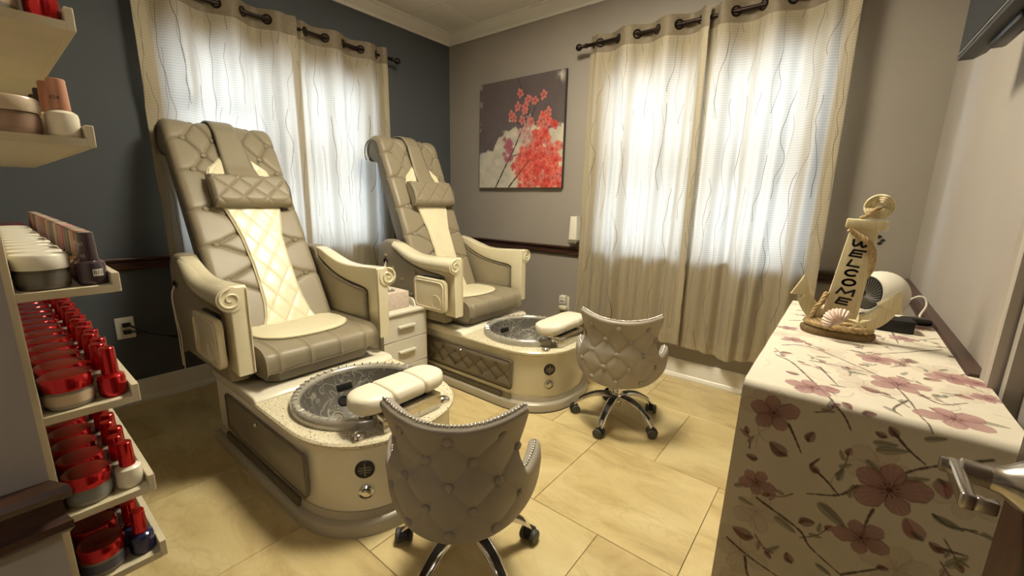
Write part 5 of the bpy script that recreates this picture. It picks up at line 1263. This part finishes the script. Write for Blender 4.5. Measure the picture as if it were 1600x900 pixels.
# ------------------------------------------------------------------ wall things
def outlet(label, M, name='wall_outlet'):
    t = thing(name, label, 'outlet'); t.matrix_world = M
    part('plate', G().box(-0.04, 0.04, 0.0, 0.006, -0.061, 0.061, 0.003), 'white_plastic', t)
    for z in (-0.02, 0.02): part('socket', G().box(-0.017, 0.017, 0.006, 0.0085, z-0.014, z+0.014, 0.004), 'white_plastic', t)
    return t
Mx = Matrix.Translation((0.0, -2.488, 0.455)) @ Matrix.Rotation(-PI/2, 4, 'Z')
outlet('white double outlet low on the slate wall with black plugs', Mx)
cordpts = [[(0.03, -2.475, 0.475), (0.05, -2.45, 0.455), (0.06, -2.38, 0.41), (0.06, -2.28, 0.375), (0.08, -2.18, 0.365), (0.16, -2.1, 0.36), (0.3, -2.03, 0.35), (0.45, -2.0, 0.2), (0.6, -2.0, 0.012), (0.75, -2.0, 0.008)],
           [(0.03, -2.472, 0.437), (0.05, -2.44, 0.43), (0.055, -2.36, 0.40), (0.06, -2.26, 0.355), (0.09, -2.16, 0.37), (0.17, -2.08, 0.355), (0.3, -1.99, 0.34), (0.45, -1.95, 0.2), (0.6, -1.95, 0.012), (0.75, -1.95, 0.008)]]
for k, p in enumerate(cordpts):
    z = (0.475, 0.435)[k]
    c = thing('power_cord', ('black cord plugged into the upper socket of the slate wall outlet', 'black cord plugged into the lower socket of the slate wall outlet')[k], 'cord')
    part('cord', G().tube(spline(p, 8), 0.0055, 8), 'black', c); part('plug', G().box(0.0088, 0.034, -2.502, -2.466, z-0.012, z+0.012, 0.005), 'black', c)
oB = outlet('white outlet low on the taupe wall left of the curtain', Matrix.Translation((1.35, 0.0, 0.375)) @ Matrix.Rotation(PI, 4, 'Z'), 'wall_outlet')
ch = thing('wall_charger', 'white cube charger plugged into the outlet left of the curtain', 'charger')
part('case', G().box(1.322, 1.378, -0.052, -0.0088, 0.376, 0.446, 0.006), 'white_plastic', ch)
for x in (1.336, 1.354): part('port', G().box(x, x+0.010, -0.0535, -0.051, 0.396, 0.408), 'black', ch, smooth=0)
part('light_strip', G().box(1.338, 1.362, -0.0535, -0.051, 0.425, 0.430), 'panel_grey', ch, smooth=0)
nl = thing('night_light', 'white rounded plug-in light below the cube charger', 'night light')
part('case', G().box(1.318, 1.386, -0.05, -0.0088, 0.33, 0.366, 0.01, 3), 'white_plastic', nl); part('lens', G().box(1.33, 1.374, -0.054, -0.05, 0.336, 0.36, 0.003), 'cream_gloss', nl)
af = thing('scent_dispenser', 'white wall dispenser with grey foot beside the curtain above the rail', 'dispenser')
part('cover', G().prism([(1.395, 0.905), (1.465, 0.905), (1.46, 1.085), (1.405, 1.085)], 'y', -0.075, -0.006, 0.008, 3), 'white_plastic', af)
part('foot', G().box(1.394, 1.466, -0.078, -0.006, 0.878, 0.904, 0.006), 'panel_grey', af)
part('bracket', G().box(1.41, 1.45, -0.006, 0.0, 0.90, 1.05), 'white_plastic', af, smooth=0)

# television at the upper right
MAT['screen_glass'] = simple('dark_screen', (26, 26, 26), 0.55, noise=0.05, spec=0.2)
tv = thing('television', 'black flat television on the right wall, near the ceiling', 'television', (3.25, -1.19, 1.592), math.radians(2.6))
pf = [(0.0, 0.0), (0.03, 0.0), (0.052, 0.012), (0.058, 0.03), (0.058, 0.5), (0.03, 0.56), (0.0, 0.56)]
part('case', G().prism([(x, z) for x, z in pf], 'y', -0.96, 0.0, 0.004), 'tv', tv)
part('screen', G().box(-0.001, 0.001, -0.948, -0.012, 0.02, 0.548), 'screen_glass', tv, smooth=0)
part('bezel_trim', G().box(-0.003, 0.001, -0.955, -0.004, 0.009, 0.013), 'nickel', tv, smooth=0)
part('back_housing', G().prism([(0.056, 0.035), (0.066, 0.04), (0.076, 0.08), (0.076, 0.45), (0.056, 0.49)], 'y', -0.66, -0.10, 0.006), 'tv', tv)
part('speaker', G().box(0.026, 0.06, -0.36, -0.14, -0.014, 0.012, 0.008), 'black', tv)
part('wall_arm', G().box(0.075, 0.098, -0.40, -0.25, 0.2, 0.36, 0.004), 'black', tv)

# wooden door, opened back along the right wall, with its lever
dr = struct('door_2', G().box(3.291, 3.331, -2.885, -2.135, 0.012, 2.05, 0.003, 1), 'door_wood', smooth=30)
hy, hz = -2.203, 0.889
rs = part('handle_rose', G().lathe([(0.031, 0.0), (0.031, -0.006), (0.025, -0.014), (0.0165, -0.024), (0.0145, -0.034), (0.0005, -0.034)], 32, (3.291, hy, hz), 'x'), 'nickel', dr, smooth=40)
lv = part('lever', G().lathe([(0.0135, -0.03), (0.0135, -0.058), (0.009, -0.060), (0.009, -0.076), (0.0005, -0.0765)], 24, (3.291, hy, hz), 'x'), 'nickel', dr, smooth=40)
part('lever_bar', G().box(3.291-0.070, 3.291-0.057, hy-0.082, hy+0.008, hz-0.0095, hz+0.0095, 0.0035, 3).box(3.291-0.0585, 3.291-0.040, hy-0.0805, hy-0.0695, hz-0.0082, hz+0.0082, 0.003, 3), 'nickel', lv)
part('latch_plate', G().box(3.295, 3.319, -2.1355, -2.1335, hz-0.03, hz+0.03), 'nickel', dr, smooth=0)
struct('trim_5', G().box(3.3315, 3.334, -2.93, -2.885, 0, 2.08).box(HX0, HX0+0.012, YD-0.118, YD-0.004, 0, 0.7), 'trim_white', smooth=0)

# ------------------------------------------------------------------ polish rack on the front wall
RX0, RX1 = 0.98, 2.10
SHZ = [1.441, 1.270, 1.029, 0.821, 0.633, 0.484]
rk = thing('polish_rack', 'cream wall rack of six narrow shelves holding nail polish at the left edge', 'shelf rack')
part('back_panel', G().box(RX0, RX1, YD, YD+0.011, 0.40, 1.62, 0.001, 1), 'shelf', rk, smooth=0)
for z in SHZ:
    s_ = part('shelf', G().box(RX0, RX1, YD+0.0112, -2.778, z, z+0.013), 'shelf', rk, smooth=0)
    part('shelf_lip', G().box(RX0, RX1, -2.7785, -2.768, z, z+0.034, 0.001, 1), 'shelf', s_, smooth=0)
def col_mat(name, col, rough=0.3, metal=0.0): 
    if name not in MAT: MAT[name] = simple(name, col, rough, metal, noise=0.06, scale=40, coat=0.2)
    return name
MAT['clear_jar'] = clear_plastic('clear_plastic', (222, 214, 196), 0.12, 0.55)
MAT['clear_grey_jar'] = clear_plastic('smoky_plastic', (128, 122, 112), 0.15, 0.35)
JR = 0.0322
def jar_proto(lid_m, lidtop_m, body_m, powder_m, lid_h=0.024):
    b = G().lathe([(0.0005, 0.0), (JR-0.003, 0.0), (JR-0.0005, 0.003), (JR, 0.008), (JR-0.001, 0.031), (JR-0.003, 0.033), (0.0005, 0.033)], 32).mesh('jar_body', body_m, 40)
    lab = G().lathe([(JR+0.0003, 0.009), (JR+0.0003, 0.027)], 32, caps=False).mesh('label_band', powder_m, 40)
    l = G().lathe([(JR+0.0006, 0.0325), (JR+0.0012, 0.034), (JR+0.0012, 0.0325+lid_h-0.003), (JR-0.001, 0.0325+lid_h)], 32).mesh('lid', lid_m, 40)
    tp = G().lathe([(JR-0.001, 0.0325+lid_h-0.0002), (JR-0.004, 0.0325+lid_h+0.0004), (0.0005, 0.0325+lid_h+0.0002)], 32).mesh('lid_top', lidtop_m, 40)
    return (('jar_body', b), ('lid', l), ('label_band', lab), ('lid_top', tp))
def bottle_proto(cap_m, body_m, square=False, cap_h=0.043, cap_r=0.0118):
    pr = [(0.0005, 0.0), (0.017, 0.0), (0.0195, 0.003), (0.0199, 0.006), (0.0199, 0.029), (0.0188, 0.034), (0.014, 0.0375), (0.008, 0.039), (0.008, 0.042)]
    b = G().lathe(pr, 24).mesh('bottle_body', body_m, 40)
    c = G().lathe([(cap_r, 0.0385), (cap_r+0.0005, 0.040), (cap_r-0.0008, 0.0385+cap_h-0.001), (cap_r-0.002, 0.0385+cap_h)], 22).mesh('cap', cap_m, 40)
    t = G().lathe([(cap_r-0.002, 0.0385+cap_h-0.0001), (0.0005, 0.0385+cap_h+0.0006)], 22).mesh('cap_top', 'pale_cap' if cap_m.startswith('cap_') else cap_m, 40)
    for me_ in (b, c, t):
        for v_ in me_.vertices: v_.co.z *= 1.1
    return (('bottle_body', b), ('cap', c), ('cap_top', t))
MAT['pale_cap'] = simple('pale_cap_top', (210, 200, 186), 0.4)
SHN = ['top', 'second', 'third', 'fourth', 'fifth', 'bottom']
def place(proto, name, label, cat, group, loc, rz):
    t = thing(name, label, cat, loc, rz, group)
    for nm, me in proto: 
        ch_ = link(nm, me, t)
        if nm == 'cap_top' or nm == 'lid_top' or nm == 'label_band': ch_.parent = t
    return t
red_jar = jar_proto('red_metal', 'red_lid_top', 'clear_jar', col_mat('powder_beige', (196, 176, 150)))
white_jar = jar_proto('white_plastic', 'white_plastic', 'clear_grey_jar', col_mat('powder_grey', (98, 94, 88)), 0.024)
beige_jar = jar_proto(col_mat('lid_beige', (196, 178, 156)), 'lid_beige', col_mat('jar_rose', (140, 116, 100)), col_mat('powder_rose', (150, 124, 108)), 0.022)
grey_jar = jar_proto('red_metal', 'red_lid_top', 'clear_jar', col_mat('powder_slate', (120, 122, 124)))
blue_jar = jar_proto('red_metal', 'red_lid_top', 'clear_jar', col_mat('powder_blue', (70, 74, 96)))
capc = [('cap_plum', (66, 52, 60)), ('cap_rust', (120, 74, 52)), ('cap_tan', (172, 120, 92)), ('cap_olive', (74, 72, 56)), ('cap_brown', (92, 72, 62)), ('cap_red', (146, 56, 58)), ('cap_rose', (160, 84, 92)), ('cap_sage', (122, 126, 104)), ('cap_peach', (190, 138, 112)), ('cap_grey', (110, 104, 98))]
for n_, c_ in capc: col_mat(n_, c_, 0.35)
dip_b = [bottle_proto(n_, col_mat('polish_'+n_[4:], tuple(int(v*0.95) for v in c_), 0.15)) for n_, c_ in capc]
white_b = [bottle_proto(n_, col_mat('bottle_white', (222, 214, 194), 0.25)) for n_, c_ in capc]
red_b = bottle_proto('red_metal', 'red_metal', cap_h=0.044)
redcap_white = bottle_proto('red_metal', 'bottle_white'); redcap_clear = bottle_proto('red_metal', 'clear_jar'); redcap_blue = bottle_proto('red_metal', col_mat('bottle_navy', (34, 34, 70), 0.12))
rr = random.Random(5)
jar_word = {0: 'red-lidded jar', 1: 'rose-beige jar', 2: 'grey jar with white lid', 3: 'red-lidded clear jar', 4: 'red-lidded grey jar', 5: 'red-lidded blue-grey jar'}
njar = [3, 5, 16, 16, 15, 14]; nbot = [4, 7, 26, 26, 25, 24]
for si, z in enumerate(SHZ):
    zz = z+0.0132
    for k in range(njar[si]):
        x = RX1-0.041-0.0685*k
        pr = {0: red_jar, 1: beige_jar, 2: white_jar, 3: red_jar, 4: grey_jar, 5: blue_jar}[si]
        if si == 2 and k >= 13: pr = red_jar
        lab = ('%s at the near end of the %s rack shelf' % (jar_word[si], SHN[si])) if k == 0 else '%s, %s from the near end of the %s rack shelf' % ('red-lidded jar' if pr is red_jar and si == 2 else jar_word[si], ordinal(k), SHN[si])
        place(pr, 'powder_jar', lab, 'jar', 'jars on the %s rack shelf' % SHN[si], (x+rr.uniform(-.001, .001), -2.8545+rr.uniform(-.001, .001), zz), rr.uniform(0, 6))
    for k in range(nbot[si]):
        x = RX1-0.034-0.0405*k; y = -2.7985 - (0.0 if (si == 2 or k % 2 == 0) else 0.0065)
        cw = 'red-capped bottle'
        if si == 1: pr = white_b[[8, 2, 3, 0, 1, 4, 6][k % 7]]; cw = 'white bottle with %s cap' % ['peach', 'tan', 'olive', 'plum', 'rust', 'brown', 'rose'][k % 7]
        elif si == 2:
            ci = [0, 1, 2, 3, 4, 5, 6, 9, 8, 3][k % 10]; pr = dip_b[ci]; cw = '%s polish bottle' % capc[ci][0][4:]
        elif si in (0, 3): pr = red_b if k % 3 == 0 else redcap_clear; cw = 'all-red bottle' if k % 3 == 0 else 'red-capped clear bottle'
        elif si == 4: pr = redcap_white if k == 0 else redcap_clear; cw = 'red-capped white bottle' if k == 0 else 'red-capped clear bottle'
        else: pr = redcap_blue if k < 2 else redcap_clear; cw = 'red-capped navy bottle' if k < 2 else 'red-capped clear bottle'
        lab = ('%s at the near end of the %s rack shelf' % (cw, SHN[si])) if k == 0 else '%s, %s from the near end of the %s rack shelf' % (cw, ordinal(k), SHN[si])
        t = place(pr, 'polish_bottle', lab, 'bottle', 'bottles on the %s rack shelf' % SHN[si], (x, y, zz), 0)
        def decal(txt, size, r, zc, ang, mat_):
            tm = text_mesh(txt, size, 0.0001); tm.v = [(r*math.cos(ang+p[0]/r)+0, r*math.sin(ang+p[0]/r), zc+p[1]) for p in tm.v]
            part('lettering', tm, mat_, t, smooth=0)
        ang = math.radians(20)
        if si == 2 and k == 0:
            pl_ = G(); rr_ = 0.0201; an = np.linspace(ang-0.36, ang+0.36, 8)
            pl_.grid(np.array([rr_*np.cos(an)]*2), np.array([rr_*np.sin(an)]*2), np.array([[0.0152]*8, [0.0272]*8])); part('number_label', pl_, 'white_plastic', t, smooth=60)
            decal('B12', 0.0085, 0.0203, 0.0212, ang, 'ink'); decal('03', 0.0075, 0.0125, 0.070, -0.7, 'slate_ink'); decal('03', 0.0075, 0.0125, 0.050, -0.7, 'slate_ink')
        if si == 2 and k == 1: decal('B15', 0.0075, 0.0125, 0.070, -0.6, 'slate_ink'); decal('115', 0.0075, 0.0125, 0.050, -0.6, 'slate_ink')
        if si == 1 and k == 0: decal('834', 0.0085, 0.0125, 0.060, -0.5, 'grey_ink')
